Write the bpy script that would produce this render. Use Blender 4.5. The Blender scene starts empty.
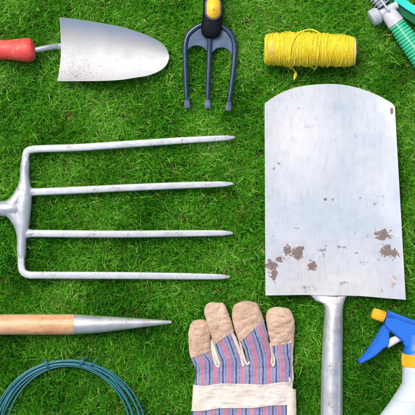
import bpy, bmesh, math, random
import numpy as np
from mathutils import Vector, noise as mnoise
from mathutils.bvhtree import BVHTree

random.seed(7); rng = np.random.default_rng(11)
sc = bpy.context.scene
COL = sc.collection
S = 0.0015           # metres per photo unit on the lawn
H = 1.70             # camera height
ZR = 0.028           # height of the lawn's upper surface
def at(px, py, z=ZR):
    k = S * (H - z) / (H - ZR)
    return Vector(((px - 207.5) * k, -(py - 207.5) * k, z))

# ------------------------------------------------------------------ objects
ORG = {}
def link(o): COL.objects.link(o); return o
def thing(name, label, cat, loc, group=None):
    o = bpy.data.objects.new(name, None); link(o)
    o.location = loc; o.empty_display_size = 0.02
    o['label'] = label; o['category'] = cat
    if group: o['group'] = group
    ORG[o.name] = Vector(loc)
    return o
def obj(name, me, mat, parent=None, smooth=True, label=None):
    o = bpy.data.objects.new(name, me); link(o); me.name = name
    if mat is not None:
        me.materials.clear(); me.materials.append(mat.m if isinstance(mat, Mat) else mat)
    if parent is not None:
        org = ORG[parent.name]
        co = np.empty(len(me.vertices) * 3, dtype=np.float32)
        me.vertices.foreach_get('co', co)
        co = co.reshape(-1, 3) - np.array(org, dtype=np.float32)
        me.vertices.foreach_set('co', co.ravel())
        o.parent = parent; ORG[o.name] = org
    if smooth:
        me.polygons.foreach_set('use_smooth', [True] * len(me.polygons))
    me.update()
    if label: o['label'] = label
    return o
def sharp(me, deg=35):
    me.polygons.foreach_set('use_smooth', [True] * len(me.polygons))
    try: me.set_sharp_from_angle(angle=math.radians(deg))
    except Exception: pass

# ------------------------------------------------------------------ mesh helpers
def mesh_from(verts, faces, uvs=None):
    me = bpy.data.meshes.new('m')
    me.from_pydata([tuple(v) for v in verts], [], faces)
    if uvs is not None:
        ul = me.uv_layers.new(name='UVMap')
        li = np.empty(len(me.loops), dtype=np.int32); me.loops.foreach_get('vertex_index', li)
        ul.data.foreach_set('uv', np.asarray(uvs, dtype=np.float32)[li].ravel())
    me.update(); return me
def fix_normals(me):
    bm = bmesh.new(); bm.from_mesh(me); bmesh.ops.recalc_face_normals(bm, faces=bm.faces); bm.to_mesh(me); bm.free(); return me
def join(meshes):
    V, F = [], []
    for me in meshes:
        b = len(V); V += [tuple(v.co) for v in me.vertices]
        F += [[b + i for i in p.vertices] for p in me.polygons]
    return mesh_from(V, F)
def spow(c, p): return math.copysign(abs(c) ** (2.0 / p), c)
def resample(pts, vals, n):
    """Catmull-Rom through pts (Vectors) with matching value tuples; returns n samples."""
    m = len(pts); out = []
    def cr(a, b, c, d, t):
        return 0.5 * ((2 * b) + (c - a) * t + (2 * a - 5 * b + 4 * c - d) * t * t + (3 * b - a - 3 * c + d) * t ** 3)
    for k in range(n):
        u = k / (n - 1) * (m - 1); i = min(int(u), m - 2); t = u - i
        ids = [max(i - 1, 0), i, i + 1, min(i + 2, m - 1)]
        P = cr(*[pts[j] for j in ids], t)
        v = tuple(cr(*[vals[j][q] for j in ids], t) for q in range(len(vals[0])))
        out.append((P, v))
    return out
def loft(samples, seg=24, power=2.0, cap=True, round_ends=(0, 0)):
    """samples: (centre, (half width, half height)); sections upright, across the path."""
    sm = list(samples)
    def rounded(end, nxt, k):
        (P, v) = end; d = (P - nxt[0]).normalized(); res = []
        for j in range(1, 6):
            a = j / 5 * math.pi / 2 * 0.985
            res.append((P + d * k * math.sin(a), (v[0] * math.cos(a), v[1] * math.cos(a))))
        return res
    if round_ends[0]: sm = rounded(sm[0], sm[1], round_ends[0])[::-1] + sm
    if round_ends[1]: sm = sm + rounded(sm[-1], sm[-2], round_ends[1])
    V, F = [], []
    n = len(sm)
    for i, (P, v) in enumerate(sm):
        T = (sm[min(i + 1, n - 1)][0] - sm[max(i - 1, 0)][0]).normalized()
        L = Vector((0, 0, 1)).cross(T)
        if L.length < 1e-4: L = Vector((1, 0, 0))
        L.normalize(); U = T.cross(L)
        for j in range(seg):
            a = 2 * math.pi * j / seg
            V.append(P + L * (v[0] * spow(math.cos(a), power)) + U * (v[1] * spow(math.sin(a), power)))
    for i in range(n - 1):
        for j in range(seg):
            k = (j + 1) % seg
            F.append([i * seg + j, i * seg + k, (i + 1) * seg + k, (i + 1) * seg + j])
    if cap:
        F.append(list(range(seg))[::-1]); F.append([(n - 1) * seg + j for j in range(seg)])
    return fix_normals(mesh_from(V, F))
def rod(pts, r, n=40, **kw):
    """pts: (px, py, z); r: radii in photo units or (w, h)."""
    P = [at(*p) for p in pts]
    R = [(a * S, a * S) if not isinstance(a, tuple) else (a[0] * S, a[1] * S) for a in r]
    if n: return loft(resample(P, R, n), **kw)
    return loft(list(zip(P, R)), **kw)
def strand(path, r, seg=6, closed=False):
    """a thin cord of constant or per-point radius along a free 3D path"""
    n = len(path); V, F = [], []
    up = None
    for i in range(n):
        T = (path[min(i + 1, n - 1)] - path[max(i - 1, 0)]).normalized()
        if up is None:
            up = T.orthogonal().normalized()
        up = (up - T * up.dot(T)).normalized(); L = T.cross(up)
        rr = r[i] if isinstance(r, (list, tuple)) else r
        for j in range(seg):
            a = 2 * math.pi * j / seg
            V.append(path[i] + up * (rr * math.cos(a)) + L * (rr * math.sin(a)))
    for i in range(n - 1):
        for j in range(seg):
            k = (j + 1) % seg
            F.append([i * seg + j, i * seg + k, (i + 1) * seg + k, (i + 1) * seg + j])
    F.append(list(range(seg))[::-1]); F.append([(n - 1) * seg + j for j in range(seg)])
    return mesh_from(V, F)
def slab(outline, z0, z1, bevel=0.0008, seg=2, z_of=None):
    """flat piece with a px outline between two heights"""
    bm = bmesh.new()
    zz = (z0 + z1) / 2
    vs = []
    for p in outline:
        q = at(p[0], p[1], zz); vs.append(bm.verts.new((q.x, q.y, z0)))
    f = bm.faces.new(vs)
    r = bmesh.ops.extrude_face_region(bm, geom=[f])
    for v in r['geom']:
        if isinstance(v, bmesh.types.BMVert): v.co.z = z1
    bmesh.ops.recalc_face_normals(bm, faces=bm.faces)
    if bevel:
        bmesh.ops.bevel(bm, geom=list(bm.edges), offset=bevel, segments=seg, affect='EDGES', clamp_overlap=True)
    me = bpy.data.meshes.new('m'); bm.to_mesh(me); bm.free(); return me
def smooth_outline(pts, n=8):
    out = []; m = len(pts)
    for i in range(m):
        a, b, c, d = [Vector(pts[(i + k) % m][:2]) for k in (-1, 0, 1, 2)]
        for k in range(n):
            t = k / n
            p = 0.5 * ((2 * b) + (c - a) * t + (2 * a - 5 * b + 4 * c - d) * t * t + (3 * b - a - 3 * c + d) * t ** 3)
            out.append((p.x, p.y))
    return out
def sheet(nu, nv, fn, thick):
    """fn(u, v) -> (px, py, z); solid sheet; UV = px/415"""
    V, F, UV = [], [], []
    for side in (0, 1):
        for i in range(nu + 1):
            for j in range(nv + 1):
                p = fn(i / nu, j / nv); q = at(*p); q.z -= side * thick
                V.append(q); UV.append((p[0] / 415, 1 - p[1] / 415))
    N = (nu + 1) * (nv + 1); st = nv + 1
    for i in range(nu):
        for j in range(nv):
            a = i * st + j
            F.append([a, a + 1, a + st + 1, a + st]); F.append([N + a, N + a + st, N + a + st + 1, N + a + 1])
    rim = [j for j in range(nv + 1)] + [i * st + nv for i in range(1, nu + 1)] + [nu * st + j for j in range(nv - 1, -1, -1)] + [i * st for i in range(nu - 1, 0, -1)]
    for k in range(len(rim)):
        a, b = rim[k], rim[(k + 1) % len(rim)]
        F.append([a, N + a, N + b, b])
    me = fix_normals(mesh_from(V, F, UV)); return me
def voxel(meshes, size, smooth=8):
    me = join(meshes)
    o = bpy.data.objects.new('tmp', me); link(o)
    m = o.modifiers.new('r', 'REMESH'); m.mode = 'VOXEL'; m.voxel_size = size
    s = o.modifiers.new('s', 'SMOOTH'); s.iterations = smooth; s.factor = 0.5
    dg = bpy.context.evaluated_depsgraph_get(); dg.update()
    out = bpy.data.meshes.new_from_object(o.evaluated_get(dg))
    bpy.data.objects.remove(o); return out
def lerp(tab, x):
    if x <= tab[0][0]: return tab[0][1]
    for (a, b), (c, d) in zip(tab, tab[1:]):
        if x <= c: return b + (d - b) * (x - a) / (c - a)
    return tab[-1][1]
def hermite(tab, x):
    """smooth interpolation of a table"""
    xs = [t[0] for t in tab]; ys = [t[1] for t in tab]; n = len(tab)
    if x <= xs[0]: return ys[0]
    if x >= xs[-1]: return ys[-1]
    i = max(k for k in range(n) if xs[k] <= x); i = min(i, n - 2)
    h = xs[i + 1] - xs[i]; t = (x - xs[i]) / h
    def sl(k):
        if k == 0: return (ys[1] - ys[0]) / (xs[1] - xs[0])
        if k == n - 1: return (ys[-1] - ys[-2]) / (xs[-1] - xs[-2])
        return (ys[k + 1] - ys[k - 1]) / (xs[k + 1] - xs[k - 1])
    return ((2*t**3 - 3*t*t + 1) * ys[i] + (t**3 - 2*t*t + t) * h * sl(i) + (-2*t**3 + 3*t*t) * ys[i+1] + (t**3 - t*t) * h * sl(i+1))

# ------------------------------------------------------------------ materials
class Mat:
    def __init__(s, name):
        s.m = bpy.data.materials.new(name); s.m.use_nodes = True
        s.nt = s.m.node_tree; s.b = s.nt.nodes['Principled BSDF']; s.out = s.nt.nodes['Material Output']
        s._tc = None
    def node(s, t, **kw):
        n = s.nt.nodes.new(t)
        for k, v in kw.items(): setattr(n, k, v)
        return n
    def put(s, sock, v):
        if isinstance(v, bpy.types.NodeSocket): s.nt.links.new(v, sock)
        elif v is not None:
            if hasattr(sock, 'default_value'):
                try: sock.default_value = v
                except Exception: sock.default_value = (*v, 1)
    def tc(s, w='Object'):
        if s._tc is None: s._tc = s.node('ShaderNodeTexCoord')
        return s._tc.outputs[w]
    def mapped(s, scale=(1, 1, 1), w='Object', rot=(0, 0, 0)):
        n = s.node('ShaderNodeMapping'); s.put(n.inputs['Vector'], s.tc(w)); n.inputs['Scale'].default_value = scale
        n.inputs['Rotation'].default_value = rot
        return n.outputs[0]
    def noise(s, scale, detail=4, rough=0.55, vec=None, out='Fac', dist=0):
        n = s.node('ShaderNodeTexNoise'); n.inputs['Scale'].default_value = scale
        n.inputs['Detail'].default_value = detail; n.inputs['Roughness'].default_value = rough
        n.inputs['Distortion'].default_value = dist
        s.put(n.inputs['Vector'], vec if vec is not None else s.tc()); return n.outputs[out]
    def ramp(s, fac, stops, interp='LINEAR'):
        n = s.node('ShaderNodeValToRGB'); s.put(n.inputs[0], fac); cr = n.color_ramp; cr.interpolation = interp
        while len(cr.elements) < len(stops): cr.elements.new(0.5)
        for e, (p, c) in zip(cr.elements, stops):
            e.position = p; e.color = (c, c, c, 1) if isinstance(c, (int, float)) else (*c, 1)
        return n.outputs[0]
    def mix(s, fac, a, b, mode='MIX'):
        n = s.node('ShaderNodeMix', data_type='RGBA', blend_type=mode)
        s.put(n.inputs['Factor'], fac); 
        for sock, v in ((n.inputs[6], a), (n.inputs[7], b)):
            if isinstance(v, bpy.types.NodeSocket): s.nt.links.new(v, sock)
            else: sock.default_value = (*v, 1)
        return n.outputs[2]
    def math(s, op, a, b=None, c=None, clamp=False):
        n = s.node('ShaderNodeMath', operation=op); n.use_clamp = clamp
        s.put(n.inputs[0], a)
        if b is not None: s.put(n.inputs[1], b)
        if c is not None: s.put(n.inputs[2], c)
        return n.outputs[0]
    def bump(s, h, strength=0.3, dist=0.001, normal=None):
        n = s.node('ShaderNodeBump'); n.inputs['Strength'].default_value = strength; n.inputs['Distance'].default_value = dist
        s.put(n.inputs['Height'], h)
        if normal is not None: s.put(n.inputs['Normal'], normal)
        s.nt.links.new(n.outputs[0], s.b.inputs['Normal']); return n.outputs[0]
    def set(s, **kw):
        for k, v in kw.items(): s.put(s.b.inputs[k.replace('_', ' ')], v)
        return s

def metal(name, lo, hi, rust=0.0, metallic=0.45, rough=(0.32, 0.5), stretch=(1, 1, 1), rustcol=(0.16, 0.085, 0.04)):
    m = Mat(name)
    big = m.noise(35, 5, 0.6)
    streak = m.noise(1, 5, 0.65, m.mapped(tuple(300 * k for k in stretch)))
    c = m.mix(m.ramp(big, [(0.3, 0.0), (0.72, 1.0)]), lo, hi)
    c = m.mix(m.ramp(streak, [(0.35, 0.22), (0.6, 0.0)]), c, tuple(k * 0.55 for k in lo))
    met = metallic
    if rust:
        rn = m.math('MULTIPLY', m.noise(420, 4, 0.6), m.ramp(m.noise(60, 3), [(0.3, 0.55), (0.75, 1.15)]))
        rm = m.ramp(rn, [(0.60 - rust, 0.0), (0.66 - rust, 1.0)])
        c = m.mix(m.math('MULTIPLY', rm, 0.75), c, rustcol)
        met = m.math('MULTIPLY_ADD', rm, -metallic, metallic)
    m.set(Base_Color=c, Metallic=met, Roughness=m.ramp(m.noise(90, 4), [(0.3, rough[0]), (0.7, rough[1])]))
    m.bump(m.math('ADD', streak, m.noise(180, 3)), 0.12, 0.0006)
    return m

def plastic(name, col, rough=0.38, var=0.12, bump=0.05, sss=0.0):
    m = Mat(name)
    c = m.mix(m.ramp(m.noise(55, 4), [(0.3, 0.0), (0.75, 1.0)]), tuple(k * (1 - var) for k in col), tuple(min(1, k * (1 + var)) for k in col))
    m.set(Base_Color=c, Roughness=m.ramp(m.noise(160, 4), [(0.3, rough * 0.85), (0.7, rough * 1.25)]))
    if sss: m.set(Subsurface_Weight=sss); m.b.inputs['Subsurface Scale'].default_value = 0.004; m.b.inputs['Subsurface Radius'].default_value = (1, 1, 1)
    m.bump(m.noise(700, 3), bump, 0.0005)
    return m

# ================================================================= DIGGING FORK
fork_m = metal('galvanised fork steel', (0.43, 0.48, 0.53), (0.58, 0.625, 0.67), rust=0.065, metallic=0.40, rough=(0.30, 0.5), stretch=(0.4, 1, 1), rustcol=(0.24, 0.14, 0.09))
fork_yoke_m = metal('worn fork steel', (0.50, 0.52, 0.54), (0.74, 0.76, 0.78), rust=0.115, metallic=0.55, rough=(0.24, 0.42), rustcol=(0.30, 0.17, 0.10))
ZF = 0.0305
t = thing('digging_fork', 'large silvery steel digging fork with four long tines lying on the lawn', 'garden fork', at(25, 208, 0.022))
ym = voxel([
    rod([(-120, 209.5, ZF), (-40, 209, ZF), (0, 208.7, ZF), (12, 208.2, ZF), (19, 208, ZF)], [8.8, 7.8, 7.4, 7.6, 6.0], seg=24),
    rod([(26.2, 156, ZF), (25.3, 163, ZF), (24.6, 176, ZF), (25.0, 190, ZF), (24.0, 200, ZF), (23.0, 210, ZF), (22.6, 225, ZF), (21.8, 238, ZF), (21.4, 254, ZF), (21.5, 262, ZF)],
        [2.6, 4.7, 4.8, (6.6, 6), (8, 6.6), (8.2, 6.6), (6.8, 6), (5.0, 5), 4.6, 2.6], seg=20),
    rod([(-2, 207.8, ZF), (9, 206, ZF), (16.5, 200, ZF), (22.0, 190, ZF), (24.6, 178, ZF)], [6.6, 6.2, (6.6, 6), (5.8, 5.6), 4.2], seg=16),
    rod([(-2, 209.6, ZF), (9, 211.4, ZF), (16, 217.5, ZF), (20.4, 227, ZF), (21.8, 242, ZF)], [6.6, 6.2, (6.6, 6), (5.8, 5.6), 4.2], seg=16),
    rod([(24, 192.5, ZF), (31, 192, ZF), (36, 191.8, ZF)], [(5.6, 4.6), (4.5, 3.7), (3.8, 3.1)], seg=16),
    rod([(22, 233.2, ZF), (29, 233.4, ZF), (35, 233.4, ZF)], [(5.6, 4.6), (4.5, 3.7), (3.8, 3.1)], seg=16),
], 0.0007, 18)
obj('socket', ym, fork_m, t)
def tine(pts, r):
    return rod(pts, r, n=70, seg=36, power=4.6, round_ends=(0, 2.2 * S))
for pts, r in [
    ([(25.6, 162, ZF), (25.9, 155.5, ZF), (28.2, 151, ZF), (34, 149.3, ZF), (44, 148.7, ZF), (80, 147.4, ZF), (130, 144, ZF), (180, 140.6, ZF), (218, 138.4, ZF), (227, 137.9, ZF), (233.2, 137.4, ZF)],
     [3.6, 3.75, 3.8, 3.8, 3.75, (3.7, 3), (3.6, 2.8), (3.35, 2.5), (2.9, 2.2), (2.5, 1.9), (1.4, 1.2)]),
    ([(33, 192, ZF), (60, 190.9, ZF), (120, 188, ZF), (180, 185.4, ZF), (216, 184.3, ZF), (225, 184, ZF), (231.6, 183.7, ZF)],
     [(3.7, 3), (3.7, 3), (3.6, 2.8), (3.4, 2.5), (3.0, 2.2), (2.5, 1.9), (1.4, 1.2)]),
    ([(32, 233.4, ZF), (60, 233.6, ZF), (120, 234, ZF), (180, 233.4, ZF), (216, 233, ZF), (225, 233, ZF), (231.2, 233, ZF)],
     [(3.7, 3), (3.7, 3), (3.6, 2.8), (3.4, 2.5), (3.0, 2.2), (2.5, 1.9), (1.4, 1.2)]),
    ([(21.4, 255, ZF), (21.6, 266, ZF), (23.6, 272, ZF), (29, 274.7, ZF), (38, 275, ZF), (80, 275.2, ZF), (130, 275.5, ZF), (180, 276.1, ZF), (213, 276.6, ZF), (222, 276.7, ZF), (228, 276.8, ZF)],
     [3.5, 3.6, 3.7, 3.75, 3.7, (3.7, 3), (3.6, 2.8), (3.35, 2.5), (2.9, 2.2), (2.4, 1.9), (1.4, 1.2)])]:
    obj('tine', tine(pts, r), fork_m, t)

# ================================================================= SPADE
def spade_mat():
    m = Mat('weathered spade steel')
    uv = m.tc('UV')
    warp = m.noise(40, 4, 0.6, uv, out='Color')
    fine = m.noise(170, 5, 0.62, uv)
    mid = m.noise(70, 4, 0.6, uv)
    sep = m.node('ShaderNodeSeparateXYZ'); m.put(sep.inputs[0], uv)
    X = m.math('MULTIPLY', sep.outputs[0], 415.0); Y = m.math('MULTIPLY_ADD', sep.outputs[1], -415.0, 415.0)
    def patches(lst):
        cur = None
        for (cx, cy, rx, ry) in lst:
            dx = m.math('DIVIDE', m.math('SUBTRACT', X, cx), rx); dy = m.math('DIVIDE', m.math('SUBTRACT', Y, cy), ry)
            d = m.math('SQRT', m.math('ADD', m.math('MULTIPLY', dx, dx), m.math('MULTIPLY', dy, dy)))
            v = m.math('SUBTRACT', 1.15, d)
            cur = v if cur is None else m.math('MAXIMUM', cur, v)
        return cur
    rust = patches([(296.5, 252.5, 6.5, 5.5), (287.5, 250.5, 4, 4.5), (301, 249, 3, 3), (271.5, 266, 5.5, 5), (273.5, 274.5, 3.4, 6), (279.5, 260, 4, 2.4),
                    (312, 266.5, 4.2, 4.6), (384, 235, 7.5, 5), (386.5, 251.5, 5.5, 5.5), (394.5, 253, 4, 4), (391.8, 111.5, 1.6, 3), (324.8, 199.2, 1.8, 1.4)])
    flecks = patches([(323, 251, 6, 7.5), (299, 276, 5.5, 4.5), (369, 237.5, 8, 2.5), (364, 263, 5, 3.5), (378, 261, 3, 2.4), (385.5, 264, 3.2, 2), (383, 290, 2.6, 2),
                      (276, 224, 3, 3), (273, 237, 2.4, 2), (298, 228, 4, 2), (357, 253.5, 2.5, 2), (340, 246, 5, 4), (393, 261, 2, 3), (355, 232, 2.5, 2.5),
                      (378, 195.5, 4.5, 3), (373, 203, 3, 2.4), (361, 198, 3.5, 2), (302, 93.5, 2, 2.2), (296, 97, 2, 2.5), (351, 127.5, 2.5, 2), (355.5, 134, 2, 3),
                      (310, 127, 5, 2.5), (299, 107, 2, 4), (332, 200, 3, 1.8), (278, 163.5, 2.4, 2), (274, 168, 1.8, 2.2), (276, 226, 3, 1.5), (308, 288, 6, 3), (345, 283, 5, 3)])
    orange = patches([(394, 277, 4, 5), (393.5, 284, 3, 4), (314.5, 269, 3, 2.5), (330, 298, 24, 3.2)])
    n_all = m.math('ADD', m.math('MULTIPLY', fine, 0.9), m.math('MULTIPLY', mid, 0.9))       # about 0.9 mean
    r1 = m.ramp(m.math('ADD', rust, m.math('MULTIPLY_ADD', n_all, 3.0, -2.62)), [(0.10, 0.0), (0.30, 1.0)])
    r2 = m.ramp(m.math('ADD', m.math('MULTIPLY', flecks, 0.55), m.math('MULTIPLY_ADD', n_all, 3.4, -3.20)), [(0.30, 0.0), (0.55, 1.0)])
    r3 = m.ramp(m.math('ADD', m.math('MULTIPLY', orange, 0.8), m.math('MULTIPLY_ADD', n_all, 2.6, -2.3)), [(0.36, 0.0), (0.62, 1.0)])
    # base: brushed, cloudy, blue-white
    cl = m.noise(5, 5, 0.6, uv)
    st = m.noise(1, 4, 0.6, m.mapped((260, 14, 1), 'UV'))
    st2 = m.noise(1, 3, 0.6, m.mapped((30, 190, 1), 'UV'))
    c = m.mix(m.ramp(cl, [(0.3, 0.0), (0.7, 1.0)]), (0.46, 0.535, 0.61), (0.61, 0.665, 0.725))
    c = m.mix(m.ramp(st, [(0.30, 0.22), (0.48, 0.0)]), c, (0.40, 0.43, 0.50))
    c = m.mix(m.ramp(st2, [(0.28, 0.10), (0.40, 0.0)]), c, (0.42, 0.42, 0.44))
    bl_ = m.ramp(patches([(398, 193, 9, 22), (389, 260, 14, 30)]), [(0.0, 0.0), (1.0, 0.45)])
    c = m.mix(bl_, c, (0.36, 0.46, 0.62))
    wm_ = m.ramp(patches([(325, 300, 95, 60)]), [(0.0, 0.0), (1.0, 0.6)])
    c = m.mix(wm_, c, (0.62, 0.60, 0.58))
    br_ = m.ramp(patches([(292, 135, 48, 62)]), [(0.0, 0.0), (1.0, 0.75)])  # soft bright reflection at upper left, painted into the base colour
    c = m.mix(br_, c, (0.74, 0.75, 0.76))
    c = m.mix(m.ramp(m.noise(14, 6, 0.72, uv), [(0.50, 0.0), (0.75, 0.35)]), c, (0.38, 0.46, 0.57))
    c = m.mix(m.ramp(m.noise(1, 6, 0.7, m.mapped((150, 22, 1), 'UV')), [(0.53, 0.0), (0.70, 0.42)]), c, (0.32, 0.35, 0.42))
    c = m.mix(m.ramp(m.noise(26, 5, 0.7, uv), [(0.58, 0.0), (0.78, 0.35)]), c, (0.45, 0.43, 0.43))
    fl = m.ramp(m.noise(130, 4, 0.7, uv), [(0.655, 0.0), (0.73, 0.6)])
    c = m.mix(fl, c, (0.22, 0.19, 0.18))
    halo = m.ramp(m.math('ADD', rust, m.math('MULTIPLY_ADD', n_all, 3.0, -2.62)), [(-0.0, 0.0), (0.3, 0.45)])
    halo2 = m.ramp(patches([(290, 262, 34, 26), (388, 255, 26, 40), (330, 292, 60, 16)]), [(0.1, 0.0), (1.0, 0.35)])
    c = m.mix(m.math('MULTIPLY', halo2, m.ramp(mid, [(0.4, 0), (0.65, 1)])), c, (0.46, 0.40, 0.36))
    c = m.mix(halo, c, (0.42, 0.33, 0.28))
    c = m.mix(m.math('MULTIPLY', r3, 0.75), c, (0.48, 0.30, 0.19))
    c = m.mix(m.math('MULTIPLY', r2, 0.75), c, (0.17, 0.15, 0.16))
    c = m.mix(m.math('MULTIPLY', r1, 0.95), c, m.mix(fine, (0.07, 0.05, 0.045), (0.30, 0.22, 0.19)))
    keep = m.math('SUBTRACT', 1.0, m.math('MAXIMUM', r1, m.math('MULTIPLY', r2, 0.7)))
    m.set(Base_Color=c, Metallic=m.math('MULTIPLY', keep, 0.35), Roughness=m.ramp(m.math('SUBTRACT', m.noise(45, 4, 0.6, uv), m.math('MULTIPLY', r1, -0.6)), [(0.3, 0.34), (0.7, 0.5), (1.0, 0.9)]))
    m.bump(m.math('ADD', m.math('MULTIPLY', st, 0.3), m.math('MULTIPLY', r1, 1.0)), 0.22, 0.0004)
    return m
ZS = 0.0315
t = thing('garden_spade', 'big flat steel spade with rust patches on its blade and round socket', 'spade', at(333, 290, 0.022))
top_edge = [(264.6, 103.4), (276, 95.6), (289, 89.6), (303, 86), (320, 84.2), (338, 84.2), (357, 87.6), (375, 94), (386, 99.6), (391.5, 103), (394.8, 106.5)]
bot_edge = [(265.4, 295.4), (285, 295.2), (303, 294.9), (315, 295.2), (326, 295.6), (333, 295.7), (341, 295.6), (352, 295.6), (368, 296.6), (386, 298.2), (405.8, 299.8)]
def spade_fn(u, v):
    k = u * 10; i = min(int(k), 9); f = k - i
    xt = hermite([(q, top_edge[q][0]) for q in range(11)], k); yt = hermite([(q, top_edge[q][1]) for q in range(11)], k)
    xb = hermite([(q, bot_edge[q][0]) for q in range(11)], k); yb = hermite([(q, bot_edge[q][1]) for q in range(11)], k)
    x = xt + (xb - xt) * v; y = yt + (yb - yt) * v
    c = 2 * u - 1
    z = ZS + 0.0036 * c * c - 0.002 * math.sin(v * math.pi) + 0.0012 * mnoise.noise(Vector((x / 60, y / 60, 3)))
    z += 0.0012 * max(0, (v - 0.9) / 0.1) * math.exp(-((c) / 0.35) ** 2)
    return (x, y, z)
bl = sheet(66, 100, spade_fn, 0.0022)
o = obj('blade', bl, spade_mat(), t, label='flat steel blade with brown rust patches near its lower corners'); sharp(bl, 40)
sock_m = metal('spade socket steel', (0.50, 0.53, 0.57), (0.82, 0.85, 0.88), rust=0.10, metallic=0.6, rough=(0.2, 0.36), stretch=(1, 0.12, 1), rustcol=(0.20, 0.11, 0.06))
sk = rod([(333.0, 290, 0.0265), (332.6, 294.6, 0.0270), (332.6, 296.8, 0.0272), (333, 299, 0.0272), (333.6, 302.4, 0.0272), (333.8, 307, 0.0272), (333.6, 315, 0.027), (333, 330, 0.027), (332.2, 360, 0.027), (331.6, 420, 0.027), (331, 560, 0.027)],
         [(27, 1.0), (24.5, 1.4), (19.0, 2.2), (14.6, 3.6), (11.2, 5.8), (9.6, 8.0), (9.3, 9.2), (10, 9.9), (10.6, 10.6), (11.3, 11.3), (12.5, 12.5)], n=110, seg=40)
obj('socket', sk, sock_m, t)

# ================================================================= HAND TROWEL
t = thing('hand_trowel', 'small hand trowel with red handle and curved silvery scoop blade', 'trowel', at(60, 50, 0.02))
def red_mat():
    m = Mat('weathered red plastic')
    c = m.mix(m.ramp(m.noise(70, 5, 0.6), [(0.3, 0.0), (0.7, 1.0)]), (0.72, 0.045, 0.04), (0.82, 0.10, 0.085))
    c = m.mix(m.ramp(m.noise(130, 4, 0.65), [(0.55, 0.0), (0.8, 0.75)]), c, (0.85, 0.42, 0.34))
    c = m.mix(m.ramp(m.noise(95, 4, 0.7, m.mapped((1, 1, 1), rot=(0, 0, 1))), [(0.66, 0.0), (0.76, 0.6)]), c, (0.35, 0.2, 0.14))
    m.set(Base_Color=c, Roughness=m.ramp(m.noise(200, 4), [(0.3, 0.4), (0.7, 0.6)]))
    m.bump(m.noise(260, 4), 0.25, 0.0008); return m
ZH = 0.036
obj('handle', rod([(-120, 49, ZH), (-60, 48.5, ZH), (-20, 49.2, ZH), (0, 49.7, ZH), (8, 49.8, ZH), (16, 49.8, ZH), (23, 49.8, ZH), (28, 50, ZH), (32, 50, ZH), (34.2, 49.8, ZH), (35.2, 49.7, ZH)],
                  [11, 12, 9.8, 9.7, 9.8, 10.7, 11.7, 11.9, 10.8, 8, 4], n=80, seg=32, round_ends=(6 * S, 0.8 * S)), red_mat(), t)
tr_m = metal('trowel neck steel', (0.55, 0.58, 0.62), (0.80, 0.83, 0.86), rust=0.05, metallic=0.6, rough=(0.2, 0.35))
obj('neck', rod([(30, 50.2, 0.036), (37, 49.6, 0.036), (46, 47.9, 0.033), (53, 46.8, 0.0275), (59, 46.4, 0.0232), (70, 46.6, 0.0215), (96, 47.5, 0.0225)],
                [2.6, 2.7, 2.9, 3.0, (3.3, 2.2), (3.8, 1.6), (3, 0.8)], n=50, seg=20), tr_m, t)
def trowel_mat():
    m = Mat('trowel blade steel')
    uv = m.tc('UV')
    c = m.mix(m.ramp(m.noise(9, 5, 0.6, uv), [(0.3, 0.0), (0.7, 1.0)]), (0.39, 0.41, 0.435), (0.51, 0.525, 0.54))
    st = m.noise(1, 4, 0.6, m.mapped((22, 240, 1), 'UV'))
    c = m.mix(m.ramp(st, [(0.30, 0.35), (0.55, 0.0)]), c, (0.48, 0.50, 0.54))
    sep = m.node('ShaderNodeSeparateXYZ'); m.put(sep.inputs[0], uv)
    X = m.math('MULTIPLY', sep.outputs[0], 415.0); Y = m.math('MULTIPLY_ADD', sep.outputs[1], -415.0, 415.0)
    dirt = m.math('SUBTRACT', 1.0, m.math('SQRT', m.math('ADD', m.math('POWER', m.math('DIVIDE', m.math('SUBTRACT', X, 76), 34), 2.0), m.math('POWER', m.math('DIVIDE', m.math('SUBTRACT', Y, 72), 27), 2.0))))
    dirt = m.math('MAXIMUM', dirt, -0.22)
    wide = m.ramp(m.math('MULTIPLY_ADD', dirt, 0.22, m.noise(24, 5, 0.7, uv)), [(0.56, 0.0), (0.85, 0.35)])
    c = m.mix(wide, c, (0.40, 0.35, 0.30))
    tb = m.ramp(m.math('MULTIPLY_ADD', Y, -0.055, m.math('MULTIPLY_ADD', X, 0.0095, 1.35)), [(0.25, 0.0), (0.75, 0.75)])  # bluish reflection on the raised upper side, painted into the colour
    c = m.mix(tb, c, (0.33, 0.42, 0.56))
    c = m.mix(m.ramp(m.noise(16, 6, 0.7, uv), [(0.5, 0.0), (0.75, 0.5)]), c, (0.50, 0.47, 0.44))
    sp = m.ramp(m.math('MULTIPLY_ADD', dirt, 0.13, m.noise(165, 3, 0.6, uv)), [(0.69, 0.0), (0.76, 0.9)])
    sp2 = m.ramp(m.math('MULTIPLY_ADD', dirt, 0.10, m.noise(330, 2, 0.5, uv)), [(0.66, 0.0), (0.72, 0.8)])
    sp = m.math('MAXIMUM', sp, sp2)
    c = m.mix(m.math('MULTIPLY', sp, 0.85), c, m.mix(m.noise(60, 2, 0.5, uv), (0.05, 0.035, 0.03), (0.20, 0.15, 0.12)))
    m.set(Base_Color=c, Metallic=m.math('MULTIPLY_ADD', sp, -0.3, 0.3), Roughness=m.ramp(m.noise(40, 4, 0.6, uv), [(0.3, 0.42), (0.7, 0.58)]))
    m.bump(m.math('ADD', m.math('MULTIPLY', st, 0.4), sp), 0.18, 0.0004); return m
T_top = [(0, 17.2), (.1, 18.3), (.25, 20.6), (.42, 23.6), (.57, 26.8), (.70, 31.2), (.80, 35.2), (.88, 39.5), (.94, 43.8), (.98, 48.9), (1, 54.5)]
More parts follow.
